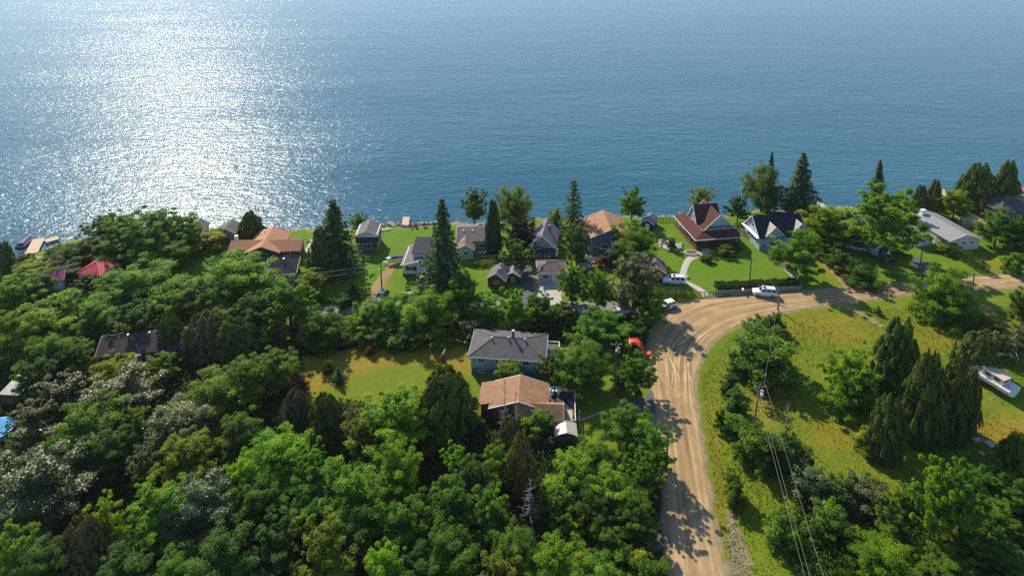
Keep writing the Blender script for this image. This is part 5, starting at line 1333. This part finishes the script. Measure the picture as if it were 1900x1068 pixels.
MB().loft([[(.55, -.9, 2.06), (.55, .9, 2.06), (2.2, .7, 2.1), (2.2, -.7, 2.1)], [(.8, -.75, 2.75), (.8, .75, 2.75), (1.9, .55, 2.7), (1.9, -.55, 2.7)]]).build('foredeck_cabin', M_GEL, r, .04)
for s in (-1, 1):
    for x in (-2.0, -.6): MB().box((x - .45, s * 1.02 - .03, 2.45), (x + .45, s * 1.02 + .03, 2.95)).build('window', M_GLASS, r)
MB().box((-2.95, -.6, 2.4), (-2.9, .6, 2.95)).build('window', M_GLASS, r); MB().add([(.75, -.8, 2.8), (.75, .8, 2.8), (.45, .8, 3.22), (.45, -.8, 3.22)], [(0, 1, 2, 3)]).build('windscreen', M_GLASS, r)
m = MB()
for k in range(7):
    t = k / 6; x = 1.0 + 2.9 * t; yv = 1.35 * (1 - t ** 2) + .08
    for s in (-1, 1): m.bar((x, s * yv, 2.1), (x, s * yv, 2.7), .025)
    if k < 6:
        x2 = 1.0 + 2.9 * (k + 1) / 6; y2 = 1.35 * (1 - ((k + 1) / 6) ** 2) + .08
        for s in (-1, 1): m.bar((x, s * yv, 2.7), (x2, s * y2, 2.7), .025)
m.build('bow_rail', M_STEEL, r)
for x in (-3, 0, 2.2):
    for s in (-.6, .6): MB().box((x - .2, s - .2, 0), (x + .2, s + .2, .95)).build('support_block', M_BWOOD, r)
g0 = G(1868, 655); r = thing('loose_panel', 'loose grey framed panel leaning behind the cabin cruiser', 'panel', (g0.x - 1.2, g0.y - 2.2, 0), D(-20))
MB().slab([(-1.0, -.6, .9), (1.0, -.6, .9), (1.0, .8, 1.6), (-1.0, .8, 1.6)], .08).build('panel', M_DARKW, r); MB().box((-1.0, -.5, 0), (-.9, -.4, .84)).build('leg', M_STEEL, r); MB().box((.9, -.5, 0), (1.0, -.4, .84)).build('leg', M_STEEL, r); MB().beam((-1.05, -.65, .95), (-1.05, .85, 1.65), .1, .1).beam((1.05, -.65, .95), (1.05, .85, 1.65), .1, .1).build('frame', M_WHITE, r)

g0 = G(48, 451, WATER_Z); r = thing('pontoon_boat', 'dark covered boat moored left of the wooden dock', 'boat', (g0.x, g0.y, WATER_Z - .15), D(100))
hull(r, 6.0, 1.2, 0, .75, M_CANV); MB().loft([[(-2.7, -1.0, .8), (-2.7, 1.0, .8), (2.0, .8, .9), (2.0, -.8, .9)], [(-2.2, -.5, 1.3), (-2.2, .5, 1.3), (1.2, .4, 1.3), (1.2, -.4, 1.3)]]).build('cover', M_CANV, r)
g0 = G(1893, 360, WATER_Z); r = thing('moored_boat', 'long boat with white rim and dull red deck at the right edge of the shore', 'boat', (g0.x + 1, g0.y + 2, WATER_Z - .1), D(160))
hull(r, 8.0, 1.4, 0, .9, M_GEL); MB().slab([(-3.6, -1.1, .98), (1.4, -1.05, 1.02), (3.2, -.3, 1.1), (3.2, .3, 1.1), (1.4, 1.05, 1.02), (-3.6, 1.1, .98)], .06).build('deck', plain('dull_red_deck', (.40, .12, .10), .6, .2), r)
for px_, lab, yaw in (((1512, 388), 'white boat under a pale cover at the water beside the pine', 150), ((1418, 390), 'white canopy tip showing above the navy roof', 10)):
    g0 = G(*px_); g0.y = min(g0.y, float(shore_y(g0.x)) - 2)
    if 'canopy' in lab:
        r = thing('canopy', lab, 'canopy', g0, D(yaw)); m = MB()
        for a, b in (((-1.6, -1.6), (1.6, -1.6)), ((1.6, -1.6), (1.6, 1.6)), ((1.6, 1.6), (-1.6, 1.6)), ((-1.6, 1.6), (-1.6, -1.6))): m.slab([(*a, 2.6), (*b, 2.6), (0, 0, 4.2)], .04)
        m.build('roof', M_WHITE, r)
        for a in (-1.5, 1.5):
            for b in (-1.5, 1.5): MB().bar((a, b, 0), (a, b, 2.6), .04).build('pole', M_STEEL, r)
    else:
        r = thing('covered_boat', lab, 'boat', g0, D(yaw)); hull(r, 5.5, 1.2, .3, 1.2, M_GEL); trailer(r, 5.5, .6); MB().loft([[(-2.5, -1.1, 1.25), (-2.5, 1.1, 1.25), (2.2, .5, 1.4), (2.2, -.5, 1.4)], [(-2.2, -.1, 1.9), (-2.2, .1, 1.9), (1.6, .1, 1.9), (1.6, -.1, 1.9)]]).build('cover', M_WHITE, r)

# ------------------------------------------------------------------ docks and shore
def dock(label, a, b, wid, mat=M_TWOOD, zt=-.15):
    A, B = G(*a, zt), G(*b, zt); d = B - A; L = d.length; r = thing('dock', label, 'dock', (A.x, A.y, WATER_Z - .5), math.atan2(d.y, d.x)); z = zt - WATER_Z + .5
    n = max(3, int(L / .45))
    for k in range(n): MB().box((L * k / n + .015, -wid / 2, z - .06), (L * (k + 1) / n - .015, wid / 2, z)).build('plank', mat, r)
    MB().box((0, -wid / 2 + .1, z - .22), (L, -wid / 2 + .2, z - .062)).build('stringer', M_GWOOD, r); MB().box((0, wid / 2 - .2, z - .22), (L, wid / 2 - .1, z - .062)).build('stringer', M_GWOOD, r)
    for k in range(int(L / 2.5) + 1):
        for s in (-1, 1): MB().bar((min(L - .1, k * 2.5 + .1), s * (wid / 2 + .06), -.6), (min(L - .1, k * 2.5 + .1), s * (wid / 2 + .06), z + .15), .07).build('pile', M_GWOOD, r)
    return r
dock('tan plank dock running out from the stone boat wall at far left', (58, 470), (72, 442), 2.6)
dock('tan floating dock section lying across the water beside the covered boat', (84, 447), (108, 440), 2.2)
dock('narrow pale dock behind the left shore grove', (364, 428), (366, 405), 1.6)
dock('pale wooden jetty off the left lawn with small platform', (752, 417), (754, 402), 1.8)
dock('short grey dock left of the pale jetty', (733, 419), (722, 411), 1.2, M_GWOOD)
dock('pale dock at the water beyond the bright tree, right', (1752, 368), (1746, 350), 1.8)
g0 = G(44, 480); r = thing('boat_wall', 'grey stone retaining wall at the foot of the far-left dock', 'wall', (g0.x - 1, g0.y - 1, 0), D(20)); rs = np.random.default_rng(5)
for k in range(9):
    for j in range(2): MB().box((k * .75 + rs.normal() * .02 + .3 * j, -.4 + rs.normal() * .03, -.9 + j * .55), (k * .75 + .72 + .3 * j, .3, -.38 + j * .55)).build('stone', M_CONC, r, .04)
r = thing('sea_wall', 'low pale stone sea wall along the left lawn', 'wall', (0, 0, 0)); P_ = GP([(706, 421), (760, 419.5), (830, 416)], -.4); k = 0
for A, B in zip(P_[:-1], P_[1:]):
    n = int((B - A).length / 1.1)
    for i in range(n):
        c = A + (B - A) * ((i + .5) / n); c.y = float(shore_y(c.x)) - .1 + rs.normal() * .12; s_ = .5 + .2 * rs.random()
        pts = [[(c.x + s_ * q * math.cos(b) * (1 + .12 * rs.normal()), c.y + s_ * q * .7 * math.sin(b) * (1 + .12 * rs.normal()), z) for b in np.linspace(0, 5.4, 7)] for q, z in ((1, -1.2), (1.05, -.3), (.6, -.05 + .1 * rs.random()))]
        MB().loft(pts).build('stone', M_STONE, r)
# shore rocks elsewhere: too many and too small to count
def rocks():
    rng = np.random.default_rng(8); V, F = [], []; base = np.array([(1, 0, 0), (-1, 0, 0), (0, 1, 0), (0, -1, 0), (0, 0, 1), (0, 0, -1)], float); fc = [(0, 2, 4), (2, 1, 4), (1, 3, 4), (3, 0, 4), (2, 0, 5), (1, 2, 5), (3, 1, 5), (0, 3, 5)]
    for k in range(1500):
        x = rng.uniform(-130, 150); y = float(shore_y(x)) + rng.normal(0, .5) - .2; s = rng.uniform(.12, .42)
        p = base * s * rng.uniform(.7, 1.2, (6, 3)) * np.array([1, 1, .7]) + np.array([x, y, -.75]); n = len(V) * 6
        V.append(p); F += [tuple(i + n for i in f) for f in fc]
    return mesh_np('shore_rocks', np.concatenate(V), np.array(F), M_STONE)
tag(link('shore_rocks', rocks()), 'small pale rocks along the water line', 'rocks', None, 'stuff')
def adirondack(label, px, yaw, mat):
    g0 = G(*px); r = thing('garden_chair', label, 'chair', g0, D(yaw)); MB().slab([(-.35, -.4, .42), (.35, -.4, .42), (.35, .3, .3), (-.35, .3, .3)], .05).build('seat', mat, r)
    MB().add([(-.35, .3, .28), (.35, .3, .28), (.4, .65, 1.1), (-.4, .65, 1.1), (-.35, .34, .26), (.35, .34, .26), (.4, .7, 1.08), (-.4, .7, 1.08)], [(0, 1, 2, 3), (7, 6, 5, 4), (0, 4, 5, 1), (1, 5, 6, 2), (2, 6, 7, 3), (3, 7, 4, 0)]).build('backrest', mat, r)
    for s in (-.38, .38):
        MB().box((s - .06, -.45, .58), (s + .06, .4, .62)).build('armrest', mat, r); MB().box((s - .04, -.42, 0), (s + .04, -.34, .58)).build('leg', mat, r); MB().box((s - .04, .25, 0), (s + .04, .33, .58)).build('leg', mat, r)
for px_, yaw, lab in (((763, 420), 170, 'red garden chair at the shore, first from the jetty'), ((772, 420), 180, 'red garden chair at the shore, second from the jetty'), ((787, 419), 190, 'red garden chair at the shore, farthest from the jetty')): adirondack(lab, px_, yaw, M_REDP)
g0 = G(791, 446); r = thing('garden_bench', 'pale wooden bench on the lawn behind the tall spruce', 'bench', g0, 0); MB().box((-.9, -.25, .4), (.9, .25, .48)).build('seat', M_TWOOD, r)
for s in (-.8, .8): MB().box((s - .06, -.22, 0), (s + .06, .22, .4)).build('leg', M_TWOOD, r)
g0 = G(711, 428); r = thing('canoe', 'cream upturned canoe at the water right of the small cabin', 'canoe', g0, D(20)); MB().loft([[(x, -wv, 0), (x, -wv * .8, .25 * bool(wv > .05) + .05), (x, 0, .4 * (wv / .45) + .03), (x, wv * .8, .25 * bool(wv > .05) + .05), (x, wv, 0)] for x, wv in ((-2.2, .03), (-1.5, .3), (0, .45), (1.5, .3), (2.2, .03))]).build('hull', plain('cream_hull', (.62, .55, .36), .4, .1), r)
for px_, lab in (((634, 507), 'round white object in the shade of the ragged conifer, left'), ((655, 504), 'small white object in the shade of the ragged conifer, right'), ((1276, 515), 'grey boulder on the lawn by the curved path')):
    g0 = G(*px_); r = thing('boulder', lab, 'stone', g0); s_ = .42; MB().loft([[(s_ * q * math.cos(b) * (1 + .12 * rs.normal()), s_ * q * math.sin(b) * (1 + .12 * rs.normal()), z) for b in np.linspace(0, 5.5, 9)] for q, z in ((.85, 0), (1.05, .18), (.8, .42), (.3, .52))]).build('stone', M_WHITE if 'white' in lab else M_CONC, r)

# ------------------------------------------------------------------ power poles and wires
TOPS = {}
def pole(key, label, base, ytop, arm=True, lamp=False, xtop=None, trans=False):
    b = G(*base); hh = rise(b, ytop); r = thing('power_pole', label, 'power pole', b)
    tx = 0.0
    if xtop is not None: tx = G(xtop, ytop, hh).x - b.x
    MB().bar((0, 0, -.3), (tx, 0, hh), .17, .11, 10).build('pole', M_POLE, r)
    if arm:
        MB().box((tx - .9, -.06, hh - .55), (tx + .9, .06, hh - .43)).build('crossarm', M_POLE, r)
        for s in (-.8, 0, .8): MB().bar((tx + s, 0, hh - .43), (tx + s, 0, hh - .2), .06, .04).build('insulator', M_GEL, r)
    if trans: tn = MB().bar((tx + .38, 0, hh - 2.0), (tx + .38, 0, hh - 1.1), .26, n=12).build('transformer', M_STEEL, r); MB().bar((tx + .38, 0, hh - 1.1), (tx + .38, 0, hh - .98), .2, .08, 12).build('cap', M_STEEL, tn)
    if lamp: MB().bar((tx, 0, hh - 1.2), (tx - .1, -.9, hh - .9), .035).build('lamp_arm', M_STEEL, r); MB().loft([[(tx - .25, -1.3, hh - .95), (tx + .05, -1.3, hh - .95), (tx + .05, -.8, hh - .9), (tx - .25, -.8, hh - .9)], [(tx - .18, -1.2, hh - .78), (tx - .02, -1.2, hh - .78), (tx - .02, -.85, hh - .75), (tx - .18, -.85, hh - .75)]]).build('lamp_head', M_GEL, r)
    TOPS[key] = Vector((b.x + tx, b.y, hh)); return r
pole('A', 'power pole with lamp beside the wooden gate', (709, 547), 488, False, True)
pole('B', 'tall power pole at the hedge whose shadow crosses the road', (1390, 533), 479, True)
pole('C', 'bare brown pole at the inner edge of the road bend', (1443, 576), 538, False)
pole('D', 'near leaning power pole carrying wires in the verge thicket', (1392, 822), 712, True, True, 1411, True)
pole('E', 'grey power pole with transformer beside the round tree near the road', (1141, 708), 634, True, True, None, True)
pole('F', 'leaning power pole right of the big bushy roadside tree', (1800, 574), 506, True, False, 1808)
pole('G', 'thin power pole on the lawn by the asphalt drive', (1706, 503), 456, False)
pole('H', 'power pole in the trees left of the slate-blue house', (1060, 505), 450, True, False, None, True)
pole('I', 'thin roadside pole hidden in bushes whose shadow falls on the road', (1236, 872), 800, False)
def wire(label, pts, sag=.4, r=.022):
    m = MB(); n = 14
    for A, B in zip(pts[:-1], pts[1:]):
        A, B = Vector(A), Vector(B); prev = A
        for i in range(1, n + 1):
            t = i / n; p = A + (B - A) * t - Vector((0, 0, sag * 4 * t * (1 - t))); m.bar(prev, p, r, n=4); prev = p
    o = m.build('power_line', M_WIRE); tag(o, label, 'power line', 'overhead wires'); return o
Td = TOPS['D']
for s, lab, far, zz in ((-.8, 'left wire of three running from the near pole to the bottom edge', (1490, 1068), -.2), (0, 'middle wire of three running from the near pole to the bottom edge', (1503, 1068), -1.6), (.8, 'right wire of three running from the near pole to the bottom edge', (1524, 1068), -.2)):
    A = Td + Vector((s, 0, zz)); Pm = G(*far, Td.z - 1.2); B = A + (Pm - A) * 1.9; B.z = Td.z; wire(lab, [A, B], .5, .013)
V3 = lambda k, dx=0, dz=-.2: TOPS[k] + Vector((dx, 0, dz))
wire('wire from the near leaning pole to the bare pole at the bend', [V3('D', .5), V3('C', 0, -.1)], .5, .012); wire('wire from the bare bend pole over the car to the hedge pole', [V3('C', 0, -.1), V3('B')], .2, .012)
wire('wire between the hedge pole and the pole right of the bushy roadside tree', [V3('B', .8), V3('F', -.8)], .9, .014); wire('wire along the lane from the gate pole to the pole by the slate-blue house', [V3('A', 0, -.1), V3('H', -.8)], 1.0, .014)
wire('wire along the lane from the slate-blue house pole to the hedge pole', [V3('H', .8), V3('B', -.8)], .9, .014); A = V3('A', 0, -.3); wire('wire along the lane from the gate pole toward the left trees', [A, A + Vector((-40, -6, 0))], .9, .014)
wire('lower wire along the lane from the gate pole toward the left trees', [A + Vector((0, 0, -1)), A + Vector((-40, -6, -1))], 1.0, .014)
wire('stay wire from the hedge pole down to the hedge', [V3('B', 0, -.6), G(1428, 527)], 0, .012)

# ------------------------------------------------------------------ fences, walls, gates, hedges
def fence(label, px, hgt, mat, bay=2.4, panel=True, name='fence', cap=None, cat='fence', z=0.0):
    r = thing(name, label, cat, G(*px[0])); o = G(*px[0])
    for a, b in zip(px[:-1], px[1:]):
        A, B = G(*a) - o, G(*b) - o; n = max(1, round((B - A).length / bay)); d = (B - A) / n
        for i in range(n + (1 if b == px[-1] else 0)):
            p = A + d * i; MB().box((p.x - .06, p.y - .06, 0), (p.x + .06, p.y + .06, hgt + .08)).build('post', mat, r)
        for i in range(n):
            p, q = A + d * i, A + d * (i + 1)
            if panel: MB().beam(p + Vector((0, 0, hgt / 2 + .03)), q + Vector((0, 0, hgt / 2 + .03)), .05, hgt - .06).build('board_panel', mat, r)
            else:
                for zz in (hgt * .3, hgt * .62, hgt * .95): MB().beam(p + Vector((0, 0, zz)), q + Vector((0, 0, zz)), .05, .1).build('rail', mat, r)
            if cap: MB().beam(p + Vector((0, 0, hgt + .03)), q + Vector((0, 0, hgt + .03)), .14, .07).build('cap', cap, r)
    return r
fence('grey weathered board fence along the right side of the big lawn', [(1372, 432), (1410, 462), (1447, 492), (1480, 519)], 1.7, M_GWOOD)
fence('low white kerb rail between the big lawn and the board fence', [(1455, 501), (1478, 521)], .35, M_TRIM, 1.6)
fence('grey-green concrete wall between hedge and road', [(1326, 548), (1380, 545), (1430, 542), (1486, 538)], 1.0, plain('grey_green_concrete', (.20, .21, .18), .85, .2, 1), 2.2, name='garden_wall', cat='wall')
fence('thin white-railed fence running diagonally behind the round bright tree', [(1497, 437), (1520, 455), (1550, 474), (1580, 486)], 1.2, M_TRIM, 2.4, False)
fence('brown slatted gate fence at the foot of the concrete walk', [(1291, 549), (1324, 549)], 1.0, M_BWOOD, 1.0, False)
fence('black railing on the shore lawn left of the dark red house', [(1218, 411), (1250, 410)], 1.1, M_IRON, 1.0, False)
fence('wire and rail fence on the lawn at the right edge', [(1812, 580), (1850, 577), (1895, 573)], 1.1, M_GWOOD, 2.2, False)
fence('low white fence right of the cream garage below the slate-blue house', [(1084, 508), (1122, 506)], .9, M_BWOOD, 2.0)
fence('dark rail fence by the yard at the right edge', [(1838, 453), (1896, 452)], 1.1, M_GREYW, 2.0, False)
A, B = G(668, 556), G(704, 555); L = (B - A).length; r = thing('wooden_gate', 'brown double gate with crossed braces at the end of the dirt drive', 'gate', A, math.atan2(B.y - A.y, B.x - A.x))
for k in range(2):
    x0, x1 = L * k / 2 + .06, L * (k + 1) / 2 - .04; lf = MB().beam((x0, 0, .2), (x1, 0, .2), .07, .12).beam((x0, 0, 1.2), (x1, 0, 1.2), .07, .12).box((x0, -.04, .15), (x0 + .1, .04, 1.25)).box((x1 - .1, -.04, .15), (x1, .04, 1.25)).build('gate_leaf', M_BWOOD, r)
    xm = (x0 + x1) / 2; MB().beam((x0, -.02, .2), (xm, -.02, 1.2), .05, .09).beam((x0, .02, 1.2), (xm, .02, .2), .05, .09).beam((xm, -.02, .2), (x1, -.02, 1.2), .05, .09).beam((xm, .02, 1.2), (x1, .02, .2), .05, .09).build('brace', M_BWOOD, lf)
for x in (-.08, L + .08): MB().box((x - .12, -.12, 0), (x + .12, .12, 1.5)).build('gate_post', M_BWOOD, r)

def hedge(label, px, wid, hgt, col, seed, n_per=160):
    rng = np.random.default_rng(seed); o = G(*px[0]); P, Nn = [], []
    pts = [G(*p) - o for p in px]
    for A, B in zip(pts[:-1], pts[1:]):
        d = B - A; L = d.length; d = d / L; sd = Vector((-d.y, d.x, 0)); k = int(n_per * L * (wid + 2 * hgt) / 2)
        t = rng.uniform(-.02, 1.02, k); side = rng.integers(0, 4, k); u = rng.uniform(-.5, .5, k); wob = 1 + .08 * np.sin(t * L * 1.7) + .05 * np.sin(t * L * 4.1 + 1)
        lat = np.where(side == 0, -.5, np.where(side == 1, .5, u)) * wid * wob + rng.normal(0, .07, k); z = np.where(side <= 1, (u + .5) * hgt, hgt) * wob + rng.normal(0, .07, k)
        P.append(np.c_[A.x + d.x * L * t + sd.x * lat, A.y + d.y * L * t + sd.y * lat, np.clip(z, .02, None)])
        nn = np.c_[sd.x * np.sign(lat) * (side <= 1), sd.y * np.sign(lat) * (side <= 1), (side > 1) * 1.0]; Nn.append(nn + rng.normal(0, .5, (k, 3)))
    P, Nn = np.concatenate(P), np.concatenate(Nn); s = rng.uniform(.14, .28, len(P)); r = thing('hedge', label, 'hedge', o)
    c = link('foliage', leaf_mesh('hedge', P, Nn, s, s * .65, rng.uniform(.1, .9, len(P)), rng), r); c.color = (*col, 1)
    m = MB()
    for A, B in zip(pts[:-1], pts[1:]):
        for i in range(max(2, int((B - A).length / .8))): p = A + (B - A) * (i + .5) / max(2, int((B - A).length / .8)); m.bar(p, p + Vector((0, 0, hgt * .85)), .04, .02, 5)
    m.build('stems', M_BARK, r); return r
hedge('dark clipped hedge along the front of the big lawn', [(1328, 536), (1400, 533), (1478, 529)], 1.6, 1.25, (.030, .070, .012), 41, 320)
hedge('tall clipped green hedge beside the long grey-roofed building', [(1742, 455), (1785, 480), (1828, 508)], 2.0, 2.0, (.055, .105, .014), 42)
hedge('low clipped hedge along the lane left of the gate', [(588, 563), (640, 560)], 1.2, .9, (.055, .13, .012), 43)
hedge('rough dark hedge in front of the white station wagon', [(1215, 550), (1250, 548), (1286, 549)], 2.4, 1.3, (.040, .078, .020), 44)
hedge('bushy border before the grey-brown roofed house', [(880, 493), (905, 492), (925, 488)], 1.4, .9, (.075, .11, .03), 45)
hedge('shady planting in front of the dark red house porch', [(1318, 478), (1345, 470), (1372, 462)], 1.8, .8, (.03, .07, .016), 46)

# ------------------------------------------------------------------ small things
r = thing('stepping_path', 'row of pale stepping stones from the deck steps to the lawn', 'path', G(1075, 779))
pts = crom(np.array([G(*p)[:2] for p in ((1056, 777), (1076, 779), (1092, 774), (1106, 768), (1120, 764))]), 16); o0 = G(1075, 779)
for p in pts: MB().slab([(p[0] - o0.x + .24 * math.cos(b) * (1 + .15 * rs.normal()), p[1] - o0.y + .2 * math.sin(b) * (1 + .15 * rs.normal()), .07) for b in np.linspace(0, 5.3, 7)], .06).build('stone', M_STONE, r)
for px_, lab in (((1075, 770), 'upper white marker post at the stepping stones'), ((1075, 781), 'lower white marker post at the stepping stones')):
    r = thing('marker_post', lab, 'post', G(*px_)); MB().box((-.08, -.08, 0), (.08, .08, .75)).build('post', M_WHITE, r); MB().box((-.11, -.11, .75), (.11, .11, .82)).build('cap', M_WHITE, r)
def tent(label, px, sx, sy, h, yaw):
    r = thing('tarp_shelter', label, 'tarp', G(*px), D(yaw)); n = 9; secs = []
    for k in range(n):
        a = math.pi * (k / (n - 1)) * .8 + math.pi * .1; secs.append((-sx * math.cos(a), h * math.sin(a) ** .8))
    m = MB()
    for (x0, z0), (x1, z1) in zip(secs[:-1], secs[1:]): m.slab([(x0, -sy, z0), (x1, -sy, z1), (x1, sy, z1 - .1), (x0, sy, z0 - .1)], .03)
    m.build('canopy', M_REDTARP, r)
    for a in (-1, 1):
        for b in (-1, 1): MB().bar((a * sx * .93, b * sy * .95, 0), (a * sx * .93, b * sy * .95, h * .45), .04).build('pole', M_STEEL, r)
tent('bright red domed tarp under the dark tree left of the road', (1176, 652), 1.7, 1.2, 2.3, -12); tent('small red tarp close to the road edge', (1205, 664), .7, .6, 1.2, -20)
r = thing('mailbox', 'small white mailbox on a post before the garden wall', 'mailbox', G(1378, 546)); MB().bar((0, 0, 0), (0, 0, 1.0), .05).build('post', M_TRIM, r); MB().loft([[(-.16, y, 1.0), (-.16, y, 1.25), (0, y, 1.36), (.16, y, 1.25), (.16, y, 1.0)] for y in (-.3, .3)]).build('box', M_WHITE, r)
r = thing('wooden_figure', 'brown wooden lawn ornament with white arm on the dry field', 'ornament', G(823, 668), D(20))
MB().loft([[(-.4, -.3, 0), (.4, -.3, 0), (.4, .3, 0), (-.4, .3, 0)], [(-.25, -.2, .9), (.25, -.2, .9), (.25, .2, .9), (-.25, .2, .9)], [(-.2, -.18, 1.3), (.2, -.18, 1.3), (.2, .18, 1.3), (-.2, .18, 1.3)]]).build('body', M_BWOOD, r, .04); MB().beam((-.1, 0, 1.25), (.3, 0, 2.1), .16, .16).build('arm', M_WHITE, r); MB().beam((.1, 0, 1.0), (-.7, .1, .75), .14, .14).build('arm', M_BWOOD, r)
r = thing('play_frame', 'small brown wooden frame on the dry patch beside the white cottage', 'frame', G(756, 536), D(0)); MB().beam((-.5, 0, 0), (-.1, 0, 1.3), .1, .1).beam((.5, 0, 0), (.1, 0, 1.3), .1, .1).beam((-.45, 0, .6), (.45, 0, .6), .1, .1).build('frame', M_BWOOD, r); MB().box((-.5, -.3, .35), (.5, .3, .45)).build('seat', M_BWOOD, r)
for px_, lab in (((1809, 813), 'pale square slab on the yellow clearing, left'), ((1838, 824), 'pale square slab on the yellow clearing, right'), ((1822, 841), 'small pale slab below the two on the yellow clearing')):
    r = thing('slab', lab, 'slab', G(*px_), D(15)); s_ = .35 if 'small' in lab else .65; MB().box((-s_, -s_, 0), (s_, s_, .12)).build('top', M_CONC, r, .02); MB().box((-s_ * .8, -s_ * .8, -.05), (s_ * .8, s_ * .8, 0)).build('base', M_CONC, r)
for px_, yaw, L_, lab in (((1840, 740), 20, 1.4, 'pale plank lying under the cabin cruiser'), ((1590, 915), 55, 3.2, 'upper pale fallen pole in the silvery shrub'), ((1600, 935), 50, 2.4, 'lower pale fallen pole in the silvery shrub')):
    g0 = G(*px_); zz = .1 if 'plank' in lab else 1.3; r = thing('fallen_pole' if zz > 1 else 'plank', lab, 'log' if zz > 1 else 'plank', (g0.x, g0.y, 0), D(yaw)); MB().beam((-L_ / 2, 0, zz * .2), (L_ / 2, 0, zz * 1.3), .14, .08).build('pole' if zz > 1 else 'board', M_DEAD, r)
for px_, lab in (((1580, 563), 'pale flat stone at the start of the footpath'), ((1497, 1050), 'white bag lying in the grass under the wires')):
    r = thing('flat_stone' if 'stone' in lab else 'bag', lab, 'stone' if 'stone' in lab else 'bag', G(*px_)); MB().loft([[(.5 * q * math.cos(b) * (1 + .1 * rs.normal()), .25 * q * math.sin(b), z) for b in np.linspace(0, 5.5, 9)] for q, z in ((.9, 0), (1, .1), (.7, .2))]).build('body', M_WHITE if 'bag' in lab else M_STONE, r)
for px_, lab in (((758, 548), 'upturned white rowing boat among bushes right of the gate pole'),):
    r = thing('rowing_boat', lab, 'boat', G(*px_), D(10)); MB().loft([[(x, -wv, .2), (x, -wv * .8, .55), (x, 0, .75), (x, wv * .8, .55), (x, wv, .2)] for x, wv in ((-1.5, .4), (-.8, .6), (0, .65), (.8, .5), (1.6, .08))]).build('hull', M_GEL, r, .03); MB().box((-1.2, -.5, 0), (-1.0, .5, .3)).build('trestle', M_BWOOD, r)

# ------------------------------------------------------------------ summer haze over land and lake
hz = MB().box((-10500, -2700, -7), (10500, 14500, 82)).mesh('haze', bpy.data.materials.new('haze_air'))
hm = hz.materials[0]; hm.use_nodes = True; ht = hm.node_tree; ht.nodes.clear()
ho = ht.nodes.new('ShaderNodeOutputMaterial'); hv = ht.nodes.new('ShaderNodeVolumePrincipled')
hv.inputs['Color'].default_value = (0.86, 0.92, 1.0, 1); hv.inputs['Density'].default_value = 0.00007; hv.inputs['Anisotropy'].default_value = 0.3
ht.links.new(hv.outputs[0], ho.inputs['Volume'])
tag(link('haze', hz), 'thin pale summer haze over the lake and the shore', 'haze', None, 'stuff')
